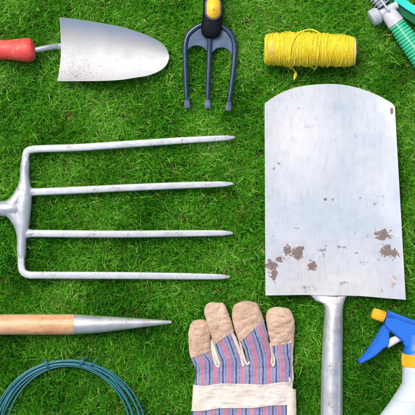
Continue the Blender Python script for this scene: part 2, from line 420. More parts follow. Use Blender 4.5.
T_bot = [(0, 81.0), (.1, 81.2), (.25, 81.1), (.42, 80.8), (.57, 79.8), (.70, 77.6), (.80, 75.8), (.88, 72.8), (.94, 69.0), (.98, 64.3), (1, 58.6)]
def trowel_fn(u, v):
    u = 1 - (1 - u) ** 1.6
    y = hermite(T_top, u) * (1 - v) + hermite(T_bot, u) * v
    c = 2 * v - 1
    xl = 60.9 - (3.7 * c * c if c > 0 else 1.6 * c * c)
    x = xl + (169 - xl) * u
    wd = (hermite(T_bot, u) - hermite(T_top, u)) / 64
    z = 0.0295 + 0.0125 * wd * abs(c) ** 2.3 + 0.003 * u * u
    return (x, y, z)
bl = sheet(80, 60, trowel_fn, 0.0016)
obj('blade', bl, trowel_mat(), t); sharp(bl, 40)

# ================================================================= HAND CULTIVATOR FORK
t = thing('hand_fork', 'small navy blue three pronged hand fork with yellow inlay in its black grip', 'hand fork', at(209, 36, 0.022))
navy = Mat('navy enamel')
nc = navy.mix(navy.ramp(navy.noise(120, 4, 0.6), [(0.3, 0.0), (0.75, 1.0)]), (0.009, 0.024, 0.062), (0.022, 0.052, 0.12))
chip = navy.ramp(navy.noise(330, 4, 0.7), [(0.66, 0.0), (0.72, 0.7)])
nc = navy.mix(chip, nc, (0.25, 0.24, 0.24))
navy.set(Base_Color=nc, Roughness=navy.ramp(navy.noise(150, 3), [(0.3, 0.28), (0.7, 0.45)]), Metallic=0.2)
navy.b.inputs['Coat Weight'].default_value = 0.25; navy.b.inputs['Coat Roughness'].default_value = 0.25
navy.bump(navy.noise(240, 3), 0.15, 0.0005)
worn = metal('worn prong tip', (0.07, 0.10, 0.17), (0.19, 0.24, 0.34), metallic=0.4, rough=(0.3, 0.5))
blackg = plastic('black rubber grip', (0.004, 0.006, 0.010), rough=0.62, bump=0.2); blackg.b.inputs['Specular IOR Level'].default_value = 0.2
yel = plastic('yellow inlay plastic', (0.88, 0.55, 0.03), rough=0.4)
rimg = plastic('grey purple inlay rim', (0.13, 0.13, 0.22), rough=0.4)
mark_m = plastic('orange emblem', (0.62, 0.25, 0.04), rough=0.5)
ZC = 0.0285
grip = rod([(214, -110, 0.037), (213.6, -60, 0.037), (213.3, -15, 0.037), (213.1, 4, 0.0365), (212.3, 18, 0.0355), (211.3, 28, 0.034), (210.6, 33, 0.033), (210.3, 36.5, 0.032), (210.2, 38.2, 0.0315)],
           [(11, 9), (11, 9), (9.6, 8), (9.5, 7.8), (9.9, 7.6), (10.2, 7.2), (9.4, 6.4), (6.8, 4.8), (3.2, 2.6)], n=80, seg=32, power=2.6, round_ends=(5 * S, 0.5 * S))
g = obj('grip', grip, blackg, t)
def stadium(cx, y0, y1, w, n=16, tilt=0.0):
    r = w / 2; pts = []
    for k in range(n + 1):
        a = math.pi * k / n; pts.append((cx + r * math.cos(a) , y1 - r + r * math.sin(a)))
    for k in range(n + 1):
        a = math.pi + math.pi * k / n; pts.append((cx + r * math.cos(a), y0 + r + r * math.sin(a)))
    return pts
rim = obj('inlay_rim', slab(stadium(213.4, -4.2, 20.4, 17.0), 0.044, 0.0492, 0.0006), rimg, g)
inl = obj('inlay', slab(stadium(213.4, -2.4, 18.6, 13.6), 0.0445, 0.0499, 0.0006), yel, g)
obj('emblem', join([slab([(213.6 + 1.15 * math.cos(a * math.pi / 5), 9.9 + 1.0 * math.sin(a * math.pi / 5)) for a in range(10)], 0.0496, 0.05015, 0),
                    slab([(213.0, 7.6), (214.2, 7.4), (214.6, 8.3), (213.3, 8.5)], 0.0496, 0.0501, 0)]), mark_m, g)
# three prongs
def prong(pts, r, flat):
    me = rod(pts, r, n=70, seg=20, power=2.4)
    return me
pl = [(211, 25, ZC), (203, 24.6, ZC), (195.5, 28.2, ZC), (189, 34, ZC), (186, 41, ZC), (185, 50, ZC), (185.3, 66, ZC), (185.9, 82, ZC), (186.5, 96, ZC), (186.9, 100, ZC)]
pr = [(210, 25.2, ZC), (219, 25.6, ZC), (226.5, 29.8, ZC), (231.8, 36, ZC), (234.4, 44, ZC), (234.8, 53, ZC), (233.6, 68, ZC), (231.6, 84, ZC), (229.6, 98, ZC), (229.2, 102, ZC)]
pc = [(210.4, 30, ZC + .002), (210, 38, ZC + .002), (209.4, 52, ZC), (208.7, 70, ZC), (208.1, 88, ZC), (207.8, 96, ZC), (207.7, 100, ZC)]
for pts, end in ((pl, (187.2, 108.2)), (pr, (228.2, 110.8)), (pc, (207.6, 108.4))):
    n = len(pts); R = [2.7] * (n - 4) + [2.65, 2.5, 2.3, 2.1]
    p = obj('prong', rod(pts, R, n=80, seg=20, power=2.3), navy, t)
    a = pts[-1]; d = Vector((end[0] - a[0], end[1] - a[1])); 
    q = [(a[0] + d.x * k, a[1] + d.y * k, ZC) for k in (-0.35, 0.0, 0.35, 0.7, 0.95, 1.0)]
    obj('prong_tip', rod(q, [(2.1, 2.0), (2.3, 1.7), (2.9, 1.2), (3.1, 0.9), (3.0, 0.6), (2.4, 0.4)], n=24, seg=20, power=3), worn, p)
# web plate between prongs
web = [(204, 25), (196, 29.4), (190, 35), (187.2, 41), (186.2, 50.5), (188.4, 49.2), (191.5, 46.6), (196, 45.4), (200.5, 46.2), (204, 48.2), (207.2, 51.5), (209.6, 53), (212, 52.6), (214.6, 49.8), (218, 48), (221.4, 47.4), (225.4, 48.2), (229, 50.6), (232.6, 54),
       (233.6, 46), (231, 37), (226, 31), (218, 26.4)]
wm = Mat('blue grey web enamel')
wc = wm.mix(wm.ramp(wm.noise(90, 5, 0.6), [(0.3, 0), (0.75, 1)]), (0.022, 0.05, 0.11), (0.09, 0.15, 0.26))
wm.set(Base_Color=wc, Roughness=0.42, Metallic=0.2); wm.bump(wm.noise(180, 4), 0.2, 0.0006)
obj('web', slab(smooth_outline(web, 3), ZC - 0.0012, ZC + 0.0010, 0.0005), wm, t, smooth=False)

# ================================================================= TWINE ROLL
t = thing('twine_roll', 'roll of bright yellow garden twine with a loose end on the grass', 'twine', at(310, 50, 0.02))
tw = Mat('yellow twine fibre')
c = tw.mix(tw.ramp(tw.noise(60, 5, 0.65), [(0.3, 0.0), (0.7, 1.0)]), (1.0, 0.70, 0.002), (1.0, 0.84, 0.03))
c = tw.mix(tw.ramp(tw.noise(500, 3), [(0.5, 0.0), (0.75, 0.5)]), c, (0.95, 0.88, 0.32))
tw.set(Base_Color=c, Roughness=0.55); tw.b.inputs['Sheen Weight'].default_value = 0.0
tw.b.inputs['Subsurface Weight'].default_value = 0.35; tw.b.inputs['Subsurface Scale'].default_value = 0.002; tw.b.inputs['Subsurface Radius'].default_value = (1, .7, .2)
tw.bump(tw.noise(1, 3, 0.6, tw.mapped((900, 2500, 2500))), 0.5, 0.0006)
ZT = 0.0455
def roll_r(x):   # winding radius in px along the roll
    return 0.55 * mnoise.noise(Vector((x / 9, 2.2, 0))) + hermite([(264.5, 12.6), (266, 14.8), (270, 15.4), (280, 15.9), (288, 16.6), (298, 16.6), (310, 16.3), (322, 16.2), (332, 15.6), (340, 15.5), (347, 15.0), (351.0, 14.6), (353.5, 13.6)], x)
def roll_cy(x): return hermite([(264, 49.4), (310, 49.2), (354, 51.4)], x)
under = loft([(at(x, roll_cy(x), ZT), ((roll_r(x) - 1.0) * S,) * 2) for x in np.linspace(264.6, 353.2, 40)], seg=40)
rings = []
for layer in range(2):
    x = 265.2 + 0.4 * layer; k = 0; path = []
    tilt = 0.0
    while x < 353.2:
        pitch = 0.80 + 0.5 * random.random() * (layer == 1)
        tl = (random.random() - 0.5) * (2.2 if layer == 0 else 7.5)
        ph = random.random() * 6.28; lift = random.random() * 0.5 + layer * 0.55
        tilt2 = tl
        for j in range(30):
            a = 2 * math.pi * j / 30
            tt = tilt + (tilt2 - tilt) * j / 30
            xx = min(max(x + pitch * j / 30 + tt * math.sin(a + ph * 0.2), 264.8), 353.4)
            r = (roll_r(xx) - 0.7 + lift + 0.25 * math.sin(3 * a + ph)) * S
            cpt = at(xx, roll_cy(xx), ZT)
            path.append(cpt + Vector((0, r * math.cos(a), r * math.sin(a))))
        tilt = tilt2; x += pitch; k += 1
    rings.append(strand(path, 0.00050 if layer == 0 else 0.00046, seg=5))
for k in range(16):
    xc = 270 + 5.2 * k + random.uniform(-2, 2); tl = random.uniform(-7, 7); ph = random.random() * 6.28; path = []
    for j in range(41):
        a = 2 * math.pi * j / 40; xx = min(max(xc + tl * math.sin(a + ph) + 0.8 * math.sin(3 * a), 265.5), 352.5)
        r = (roll_r(xx) + 0.75 + 0.35 * math.sin(2 * a + ph)) * S
        path.append(at(xx, roll_cy(xx), ZT) + Vector((0, r * math.cos(a), r * math.sin(a))))
    rings.append(strand(path, 0.00052, 5))
wind = join([under] + rings)
w = obj('winding', wind, tw, t)
# a few cross-laid strands, loose loop and knotted ends
lo = []
def free(pts, r=0.0009, n=60, seg=6):
    return strand([p for p, _ in resample([at(*q) for q in pts], [(0,)] * len(pts), n)], r, seg)
loop = free([(293, 66.5, .034), (290.5, 62, .056), (290.2, 54, .0695), (291.5, 45, .0722), (296, 36, .066), (303, 31, .058), (310, 29.6, .054), (316, 31, .056), (319, 33.6, .058), (319.6, 40, .069), (318.6, 49, .0715), (317.8, 58, .066), (317, 66, .046), (314, 70, .030)], 0.0011)
hang = free([(289.4, 58, .067), (290, 64, .054), (291.6, 67.8, .036), (294.4, 70.6, .030), (296, 74, .030), (295.2, 77.5, .029), (294.3, 79, .029)], 0.0012)
hang2 = free([(288.6, 60, .064), (289.2, 66, .042), (290.2, 68.6, .034)], 0.0011)
hang3 = free([(301, 62, .059), (304, 65.6, .046), (309, 66.2, .040), (314.6, 68.4, .035)], 0.0011)
obj('loose_strand', join([loop, hang, hang2, hang3,
    loft([(at(295.9, 72.5, .030), (1.0 * S, 1.0 * S)), (at(295.6, 74.5, .030), (1.9 * S, 1.6 * S)), (at(295, 77, .029), (1.7 * S, 1.5 * S)), (at(294.2, 79, .029), (0.9 * S, .9 * S))], seg=10, round_ends=(S, S))]), tw, t)
card = Mat('cardboard core')
card.set(Base_Color=card.mix(card.noise(150, 4), (0.48, 0.33, 0.27), (0.72, 0.60, 0.54)), Roughness=0.85); card.bump(card.noise(300, 4), 0.4, 0.0008)
cv = []
# hollow cardboard tube showing at the right-hand end
n = 40; V = []; F = []
for (x, r) in ((268.5, 9.4), (354.6, 13.4), (354.7, 12.0), (268.8, 8.0)):
    cpt = at(x, roll_cy(x), ZT)
    if x > 300: pass
    for j in range(n):
        a = 2 * math.pi * j / n; V.append(cpt + Vector((0, r * S * math.cos(a), r * S * math.sin(a))))
for i in range(4):
    for j in range(n):
        F.append([i * n + j, i * n + (j + 1) % n, ((i + 1) % 4) * n + (j + 1) % n, ((i + 1) % 4) * n + j])
me = fix_normals(mesh_from(V, F)); obj('core', me, card, t); sharp(me)
# dusty patch where the twine has worn away near the left end
V = []; F = []
na, nb = 14, 14
for i in range(na + 1):
    for j in range(nb + 1):
        x = 267 + 7.0 * i / na; a = math.radians(62 + 62 * j / nb)
        e = max(abs(2 * i / na - 1), abs(2 * j / nb - 1)); r = (roll_r(x) + 0.9 - 1.5 * e ** 3 + 0.25 * mnoise.noise(Vector((x, a * 6, 0)))) * S
        V.append(at(x, roll_cy(x), ZT) + Vector((0, r * math.cos(a), r * math.sin(a))))
for i in range(na):
    for j in range(nb):
        q = i * (nb + 1) + j; F.append([q, q + 1, q + nb + 2, q + nb + 1])
patch_m = Mat('frayed dusty twine')
patch_m.set(Base_Color=patch_m.mix(patch_m.ramp(patch_m.noise(160, 4, 0.6), [(0.35, 0), (0.6, 1)]), (0.52, 0.36, 0.14), (0.82, 0.62, 0.10)), Roughness=0.9)
patch_m.bump(patch_m.noise(500, 4), 0.5, 0.0008)
obj('worn_patch', fix_normals(mesh_from(V, F)), patch_m, t)

# ================================================================= HOSE FITTING (top right)
t = thing('hose_fitting', 'grey plastic sprinkler fitting with green ribbed tube and teal arm', 'hose fitting', at(385, 14, 0.02))
greyp = plastic('pale grey plastic', (0.56, 0.61, 0.67), rough=0.45)
greyd = plastic('grey cap plastic', (0.42, 0.48, 0.54), rough=0.5)
ZG = 0.040
ax = Vector((13.0, 17.8)).normalized()       # main axis, towards lower right
pr_ = Vector((17.5, -9.5)).normalized()      # cross axis, towards upper right
def along(o, d, ks, z): return [(o[0] + d.x * k, o[1] + d.y * k, z) for k in ks]
O = (386.5, 10.5)
# cross tube
obj('cross_tube', rod(along(O, pr_, (-12, -4, 3, 8, 9.5, 12), ZG), [4.2, 4.2, 4.4, 4.0, 3.2, 3.0], n=0, seg=28, round_ends=(0, 0.5 * S)), greyp, t)
capm = rod(along(O, pr_, (-17.9, -17.4, -16.6, -9.4, -8.8, -7.6, -6.9), ZG), [6.3, 7.5, 8.0, 8.1, 7.7, 6.0, 4.0], n=0, seg=36)
ribs = [capm]
for k in range(24):
    a = 2 * math.pi * k / 24
    L = Vector((0, 0, 1)).cross(Vector((pr_.x, -pr_.y, 0)))
    A = at(O[0] - 16 * pr_.x, O[1] - 16 * pr_.y, ZG); B = at(O[0] - 9.8 * pr_.x, O[1] - 9.8 * pr_.y, ZG)
    off = L * (8.15 * S * math.cos(a)) + Vector((0, 0, 8.15 * S * math.sin(a)))
    ribs.append(strand([A + off, A.lerp(B, .5) + off, B + off], 0.00035, 5))
me = join(ribs); obj('cap', me, greyd, t); sharp(me, 30)
me = rod(along(O, pr_, (9.2, 9.8, 11.8, 12.4), ZG), [3.4, 3.9, 3.9, 3.2], n=0, seg=28); obj('end_plug', me, plastic('off white plug', (0.62, 0.62, 0.58)), t); sharp(me, 30)
# ribbed barb going up-left
barb = []
prof = []
for k in range(7):
    s = -5.5 - 3.3 * k
    prof += [(s, 5.2), (s - 0.9, 5.2), (s - 1.0, 8.2 if k < 3 else 7.6), (s - 1.7, 8.4 if k < 3 else 7.4), (s - 1.9, 5.2)]
me = rod(along(O, ax, [p[0] for p in prof], ZG), [p[1] for p in prof], n=0, seg=32); obj('threaded_barb', me, greyp, t); sharp(me, 30)
rb = strand([at(*p) + Vector((0, 0, 0.011)) for p in along(O, ax, (-24, -16, -8, -1, 4), ZG)], 0.0016, 8); obj('spine', rb, greyp, t)
# grey collar
me = rod(along(O, ax, (2.5, 3.2, 6, 11.2, 16.2, 16.8), ZG), [6.6, 7.6, 8.2, 8.5, 8.8, 8.2], n=0, seg=36); obj('collar', me, plastic('pale lilac grey plastic', (0.60, 0.62, 0.68), rough=0.45), t); sharp(me, 30)
# green ribbed tube
gm = Mat('translucent green plastic')
gc = gm.mix(gm.ramp(gm.noise(120, 4, 0.6), [(0.3, 0), (0.7, 1)]), (0.0, 0.36, 0.15), (0.015, 0.56, 0.28))
gm.set(Base_Color=gc, Roughness=0.28); gm.b.inputs['Transmission Weight'].default_value = 0.12
gm.b.inputs['Subsurface Weight'].default_value = 0.3; gm.b.inputs['Subsurface Scale'].default_value = 0.004; gm.b.inputs['Subsurface Radius'].default_value = (.3, 1, .5)
gm.bump(gm.noise(200, 3), 0.1, 0.0006)
gl = plastic('pale mint rib plastic', (0.16, 0.74, 0.46), rough=0.3)
ks = [16, 20, 30, 45, 60, 80]
rr = [8.1, 8.2, 9.1, 10.0, 10.6, 11.2]
tube = obj('ribbed_tube', rod(along(O, ax, ks, ZG), rr, n=60, seg=40), gm, t)
AXW = Vector((ax.x, -ax.y, 0)); LW = Vector((0, 0, 1)).cross(AXW)
for k in range(17):
    s = 18.2 + 3.35 * k; r = lerp(list(zip(ks, rr)), s) * S
    P = at(O[0] + ax.x * s, O[1] + ax.y * s, ZG)
    pts = [P + LW * (r * math.cos(a)) + Vector((0, 0, r * math.sin(a))) for a in np.linspace(0, 2 * math.pi, 41)]
    obj('rib', strand(pts, 0.00095, 6), gl, tube)
sp_pts = [at(O[0] + ax.x * s, O[1] + ax.y * s, ZG) + Vector((0, 0, (lerp(list(zip(ks, rr)), s) + .1) * S)) + LW * (-0.0028) for s in np.linspace(16.5, 78, 20)]
obj('ridge_line', strand(sp_pts, 0.0008, 6), plastic('white mint line', (0.45, 0.78, 0.68), rough=0.3), tube)
# teal arm: ridged bar, bright upper facet and deep green side
def bar(sections, mat, name):
    V = []; F = []
    m_ = len(sections[0])
    for s_ in sections: V += [at(*q) for q in s_]
    for i in range(len(sections) - 1):
        for j in range(m_):
            F.append([i * m_ + j, i * m_ + (j + 1) % m_, (i + 1) * m_ + (j + 1) % m_, (i + 1) * m_ + j])
    F.append(list(range(m_))[::-1]); F.append([(len(sections) - 1) * m_ + j for j in range(m_)])
    me = fix_normals(mesh_from(V, F))
    bm = bmesh.new(); bm.from_mesh(me); bmesh.ops.bevel(bm, geom=list(bm.edges), offset=0.0007, segments=2, affect='EDGES', clamp_overlap=True); bm.to_mesh(me); bm.free()
    obj(name, me, mat, t); sharp(me, 30)
teal = plastic('bright teal plastic', (0.03, 0.72, 0.60), rough=0.3)
dkg = plastic('deep green plastic', (0.0, 0.16, 0.055), rough=0.35)
secs = []
for (x, y) in ((376, -14.5), (386, -6), (395.4, 1.6), (406, 9.2), (418, 16.5), (440, 30)):
    # normal of the arm, roughly up-right
    nx, ny = 0.60, -0.80
    secs.append([(x, y, .040), (x + nx * 7.6, y + ny * 7.6, .0425), (x + nx * 7.6, y + ny * 7.6, .036), (x, y, .0345)])
bar(secs, teal, 'arm')
secs = []
for (x, y) in ((383, -6), (391, 1), (396.5, 5.6), (406, 12.6), (418, 20.4), (440, 34)):
    nx, ny = -0.60, 0.80
    k = 3.0 if x < 392 else 5.2
    secs.append([(x - nx * 5.5, y - ny * 5.5, .0345), (x - nx * 5.5, y - ny * 5.5, .0300), (x + nx * k, y + ny * k, .0275), (x + nx * k, y + ny * k, .0300)])
bar(secs, dkg, 'arm_flange')

# ================================================================= DIBBER
t = thing('garden_dibber', 'pale wooden dibber with long pointed grey metal tip', 'dibber', at(74, 324, 0.022))
wd = Mat('varnished tan wood')
g1 = wd.noise(1, 6, 0.6, wd.mapped((14, 380, 380)), dist=0.6)
c = wd.ramp(g1, [(0.25, (0.42, 0.20, 0.085)), (0.45, (0.66, 0.37, 0.19)), (0.62, (0.74, 0.45, 0.25)), (0.8, (0.80, 0.54, 0.34))])
c = wd.mix(wd.ramp(wd.noise(26, 4, 0.6), [(0.4, 0), (0.75, 0.5)]), c, (0.82, 0.50, 0.34))
c = wd.mix(wd.ramp(wd.noise(1, 4, 0.65, wd.mapped((150, 330, 330))), [(0.58, 0.0), (0.70, 0.75)]), c, (0.26, 0.10, 0.04))
c = wd.mix(wd.ramp(wd.noise(1, 5, 0.65, wd.mapped((22, 70, 70))), [(0.47, 0.0), (0.68, 0.65)]), c, (0.50, 0.22, 0.07))
wd.set(Base_Color=c, Roughness=wd.ramp(wd.noise(140, 3), [(0.3, 0.32), (0.7, 0.5)])); wd.bump(g1, 0.25, 0.0006)
ZD = 0.0370
me = rod([(-110, 325.4, ZD), (-60, 325.2, ZD), (0, 324.6, ZD), (40, 324.4, ZD), (71.5, 324.3, ZD), (73.6, 324.3, ZD)], [10.8, 10.6, 10.25, 10.2, 10.1, 9.9], n=60, seg=40); obj('handle', me, wd, t); sharp(me, 40)
dm = metal('zinc tip steel', (0.50, 0.53, 0.54), (0.72, 0.75, 0.76), rust=0.045, metallic=0.6, rough=(0.22, 0.4), stretch=(0.15, 1, 1))
me = rod([(73.4, 324.3, ZD), (74.2, 324.3, ZD), (84, 324.3, ZD), (100, 324.2, ZD), (120, 323.6, ZD - .001), (140, 323.0, ZD - .002), (158, 322.5, ZD - .003), (168, 322.2, ZD - .004), (171.3, 322.1, ZD - .004)],
         [9.6, 9.9, 9.5, 8.4, 6.5, 4.6, 2.9, 1.9, 1.5], n=90, seg=40, round_ends=(0, 0.5 * S)); obj('tip', me, dm, t); sharp(me, 60)

# ================================================================= WIRE COIL
t = thing('wire_coil', 'coil of blue green plastic coated garden wire bound with short ties', 'garden wire', at(67, 437, 0.02))
wi = Mat('blue green coated wire')
wi.set(Base_Color=wi.mix(wi.noise(60, 4), (0.014, 0.125, 0.16), (0.04, 0.22, 0.27)), Roughness=0.35); wi.bump(wi.noise(300, 3), 0.1, 0.0005)
path = []; turns = 9
rxs = [79.5, 76.0, 71.0, 65.5, 62.0, 68.5, 74.0, 78.0, 67.0, 72.5]
rys = [78.6, 76.5, 73.5, 71.0, 70.0, 74.6, 77.6, 75.4, 72.0, 73]
zs = [0.0235, .0245, .024, .025, .0262, .027, .028, .0288, .0292, .029]
N = 140
for k in range(turns * N + 1):
    u = k / N; i = min(int(u), turns - 1); f = u - i; f = f * f * (3 - 2 * f)
    a = 2 * math.pi * u - math.pi / 2
    rx = rxs[i] + (rxs[i + 1] - rxs[i]) * f + 0.9 * math.sin(2 * a + i * 1.7); ry = rys[i] + (rys[i + 1] - rys[i]) * f + 0.6 * math.sin(3 * a + i)
    path.append(at(67.2 + rx * math.cos(a) + 0.7 * math.sin(i * 2.3), 437 - ry * math.sin(a), zs[i] + (zs[i + 1] - zs[i]) * f))
tail = [(path[0])]
obj('winding', strand(path, 0.00125, 7), wi, t)
def tie(px, py, ang, ln, rad=4.7):
    """a short wire wrapped around the bundle"""
    d = Vector((math.cos(ang), math.sin(ang)))   # across the bundle, px space
    pts = []
    for k in range(61):
        a = 2 * math.pi * k / 60 * 2.0
        off = rad * math.cos(a); dz = 0.0055 * math.sin(a)
        sh = (k / 60 - 0.5) * 3.2
        pts.append(at(px + d.x * off - d.y * sh, py + d.y * off + d.x * sh, 0.0268 + dz))
    return pts
p1 = tie(46.2, 364.2, math.radians(72), 6); p2 = tie(82, 362.4, math.radians(-62), 6)
p2 += [at(86.5, 357.5, .033), at(88, 356.6, .032)]
p3 = [at(90.4, 366.6, .030), at(93, 363, .0335), at(95.6, 359.8, .033), at(97.8, 357.6, .031)]
for p in (p1, p2): obj('tie', strand(p, 0.0010, 6), wi, t)
obj('wire_end', strand([q for q, _ in resample(p3, [(0,)] * 4, 16)], 0.0011, 6), wi, t)

# ================================================================= SPRAY BOTTLE
t = thing('spray_bottle', 'pale blue white spray bottle with blue trigger head and orange nozzle', 'spray bottle', at(418, 366, 0.02))
blue = plastic('bright blue plastic', (0.012, 0.15, 0.66), rough=0.34, var=0.08)
blued = plastic('shaded blue plastic', (0.008, 0.075, 0.40), rough=0.4, var=0.08)  # darker copy of the head's blue, with shade put into the colour
orng = plastic('orange yellow plastic', (0.92, 0.42, 0.005), rough=0.4, var=0.06)
whitep = plastic('white plastic', (0.78, 0.79, 0.80), rough=0.35, var=0.04)
bot = plastic('milky bottle plastic', (0.56, 0.645, 0.735), rough=0.34, var=0.03, sss=0.4)
ZB = 0.050
rows = [(362, 13.0), (366.6, 15.0), (376, 15.3), (383, 15.8), (387, 17.6), (391.5, 20.4), (397, 24), (403, 28), (409, 32.5), (415, 37), (424, 42.4), (436, 46.6), (450, 48.4), (480, 49), (540, 49), (556, 48), (562, 44), (564, 38)]
P = []
for y, w_ in rows:
    h_ = min(w_, 12.5 + 0.28 * w_) if y > 380 else min(w_, 15.2)
    P.append((at(418, y, ZB), (w_ * S, min(h_, 19.5) * S)))
me = loft(resample([p[0] for p in P], [p[1] for p in P], 140), seg=64, power=2.3)
bo = obj('bottle', me, bot, t); sharp(me, 45)
# moulding line across the shoulder
zl = []
for a in np.linspace(0.05, math.pi - 0.05, 40):
    w_, h_ = 25.4, min(25.4, 12.5 + 0.28 * 25.4)
    zl.append(at(418, 399, ZB) + Vector((spow(math.cos(a), 2.3) * w_ * S, 0, spow(math.sin(a), 2.3) * h_ * S)))
obj('mould_line', strand(zl, 0.00025, 6), bot, bo)
cr = [rod([(418, 352.8, ZB), (418, 353.4, ZB), (418, 365.4, ZB), (418, 366.4, ZB)], [14.9, 15.5, 15.8, 15.2], n=0, seg=56)]
for k in range(56):
    a = 2 * math.pi * k / 56
    off = Vector((15.6 * S * math.cos(a), 0, 15.6 * S * math.sin(a)))
    cr.append(strand([at(418, 354.2, ZB) + off, at(418, 359.6, ZB) + off, at(418, 364.8, ZB) + off], 0.0006, 5))
me = join(cr); obj('collar', me, orng, t); sharp(me, 30)
# stem between head and collar
me = rod([(418, 334, ZB), (418, 344, ZB), (418, 349, ZB), (418, 351.5, ZB), (418, 353.2, ZB)], [(13.2, 10.5), (13.4, 11.5), (13.9, 13), (14.6, 14.4), (14.8, 14.8)], n=40, seg=48, power=2.4)
obj('stem', me, blue, t); sharp(me, 50)
# head shell
head = [(387.9, 310.4), (400, 315.0), (414, 320.2), (436, 327.2), (448, 333.5), (452, 341), (448, 348), (432, 347), (404.2, 347), (403.2, 342.4), (398, 338), (391, 332), (385.4, 327.4), (383.6, 324.2), (385.2, 318)]
hd = obj('head', slab(head, ZB - 0.0145, ZB + 0.0135, 0.0022, 3), blue, t, smooth=False)
# raised edge along the roof and the front of the head
ridge = [(387.9, 310.5), (400, 315.1), (414, 320.3), (436, 327.3), (435.4, 329.6), (413.2, 322.6), (399, 317.3), (389.6, 313.8)]
obj('roof_ridge', slab(ridge, ZB + 0.011, ZB + 0.0150, 0.0006, 2), blue, hd, smooth=False)
gr = [(390.6, 315.6), (396, 317.6), (395.6, 318.6), (390.2, 316.6)]
obj('groove', slab([(389.2, 314.9), (412.8, 323.7), (435, 330.7), (434.7, 331.6), (412.4, 324.6), (388.9, 315.8)], ZB + 0.0125, ZB + 0.01385, 0.0002, 1), blued, hd, smooth=False)  # dark strip laid on top; the groove's shade is in its colour
obj('front_notch', slab([(387.2, 315.2), (393.4, 317.6), (393.0, 318.8), (386.9, 316.6)], ZB + 0.0125, ZB + 0.01385, 0.0002, 1), blued, hd, smooth=False)
obj('lower_seam', slab([(384.8, 325.0), (391.6, 330.4), (398.6, 336.6), (403.6, 341.0), (403.2, 341.8), (398.2, 337.5), (391.2, 331.3), (384.4, 325.9)], ZB + 0.0118, ZB + 0.01405, 0.0003, 1), blued, hd, smooth=False)
# trigger
tri = [(384.2, 324.0), (381.6, 327.0), (378.6, 332.2), (375.2, 338.0), (371.4, 344.0), (367.2, 350.0), (362, 356.2), (357.6, 360.6), (356.0, 362.4), (357.4, 363.4), (362.6, 361.6), (368.6, 358.6), (374, 355.5), (379.6, 350.6), (383.2, 347.0), (386.4, 346.2), (388.3, 343.6), (388.5, 337), (388.6, 331.6), (391, 330.6)]
tg = obj('trigger', slab(tri, ZB - 0.0085, ZB + 0.0085, 0.0016, 3), blue, t, smooth=False)
tri2 = [(383.0, 326.6), (380.0, 331.6), (376.4, 337.6), (372.6, 343.8), (368.4, 349.8), (363, 356.2), (358.4, 360.8), (359.4, 361.0), (364.4, 356.8), (370, 350.6), (374.4, 344.4), (378.2, 338.2), (381.6, 332.2), (384.6, 327.8)]
obj('edge_bead', slab(tri2, ZB + 0.0075, ZB + 0.0098, 0.0006, 2), blue, tg, smooth=False)
obj('trigger_tip', slab([(355.7, 361.8), (358.2, 360.2), (359.8, 362.4), (357.2, 363.8)], ZB - 0.007, ZB + 0.0090, 0.0006), plastic('dark tip', (0.004, 0.02, 0.09)), tg, smooth=False)
me = rod([(386.4, 344.2, ZB), (390, 342.6, ZB), (396, 339.4, ZB), (401.4, 336.6, ZB)], [4.1, 4.1, 3.7, 3.5], n=0, seg=32); obj('piston', me, whitep, t); sharp(me, 40)
# nozzle: faceted cap
nz = Vector((12.6, 4.6)).normalized(); o0 = (372.2, 312.6)
nm = [rod(along(o0, nz, (0.2, 0.9, 6, 12.2, 13), ZB), [4.3, 4.8, 5.1, 5.5, 5.1], n=0, seg=32, power=3.2)]
for k in range(7):
    pass
me = join(nm); no = obj('nozzle', me, orng, t); sharp(me, 30)
for k in range(9):
    a = math.radians(10 + 20 * k)
    L = Vector((0, 0, 1)).cross(Vector((nz.x, -nz.y, 0)))
    A = at(o0[0] + nz.x * 1.4, o0[1] + nz.y * 1.4, ZB); B = at(o0[0] + nz.x * 11.6, o0[1] + nz.y * 11.6, ZB)
    oa = L * (4.85 * S * spow(math.cos(a), 3.2)) + Vector((0, 0, 4.85 * S * spow(math.sin(a), 3.2)))
    ob = L * (5.45 * S * spow(math.cos(a), 3.2)) + Vector((0, 0, 5.45 * S * spow(math.sin(a), 3.2)))
    obj('grip_rib', strand([A + oa, B + ob], 0.0006, 5), orng, no)
me = rod(along(o0, nz, (12, 16.5, 19), ZB), [4.4, 4.6, 4.6], n=0, seg=28); obj('nozzle_neck', me, blued, t)

# ================================================================= GLOVE
t = thing('work_glove', 'worn work glove of tan suede and red and blue striped cloth', 'glove', at(243, 380, 0.02))
def cloth(m, w=0.35, fine=1500):
    a = m.noise(90, 5, 0.6); b = m.noise(fine, 2, 0.5)
    m.bump(m.math('ADD', m.math('MULTIPLY', a, 1.0), m.math('MULTIPLY', b, 0.25)), w, 0.0022)
suede = Mat('tan suede leather')
c = suede.mix(suede.ramp(suede.noise(50, 6, 0.65), [(0.28, 0.0), (0.72, 1.0)]), (0.42, 0.275, 0.185), (0.68, 0.50, 0.385))
c = suede.mix(suede.ramp(suede.noise(220, 5, 0.7), [(0.5, 0.0), (0.75, 0.55)]), c, (0.32, 0.18, 0.11))
c = suede.mix(suede.ramp(suede.noise(75, 6, 0.75), [(0.56, 0.0), (0.72, 0.6)]), c, (0.30, 0.155, 0.085))
c = suede.mix(suede.ramp(suede.noise(28, 4, 0.6), [(0.52, 0.0), (0.75, 0.5)]), c, (0.76, 0.62, 0.50))
suede.set(Base_Color=c, Roughness=0.92); suede.b.inputs['Sheen Weight'].default_value = 0.12
cloth(suede, 0.9, 1100)
canvas = Mat('cream canvas')
c = canvas.mix(canvas.ramp(canvas.noise(60, 5, 0.65), [(0.3, 0.0), (0.7, 1.0)]), (0.66, 0.55, 0.43), (0.84, 0.78, 0.68))
c = canvas.mix(canvas.ramp(canvas.noise(150, 4, 0.7), [(0.56, 0.0), (0.78, 0.5)]), c, (0.50, 0.36, 0.24))
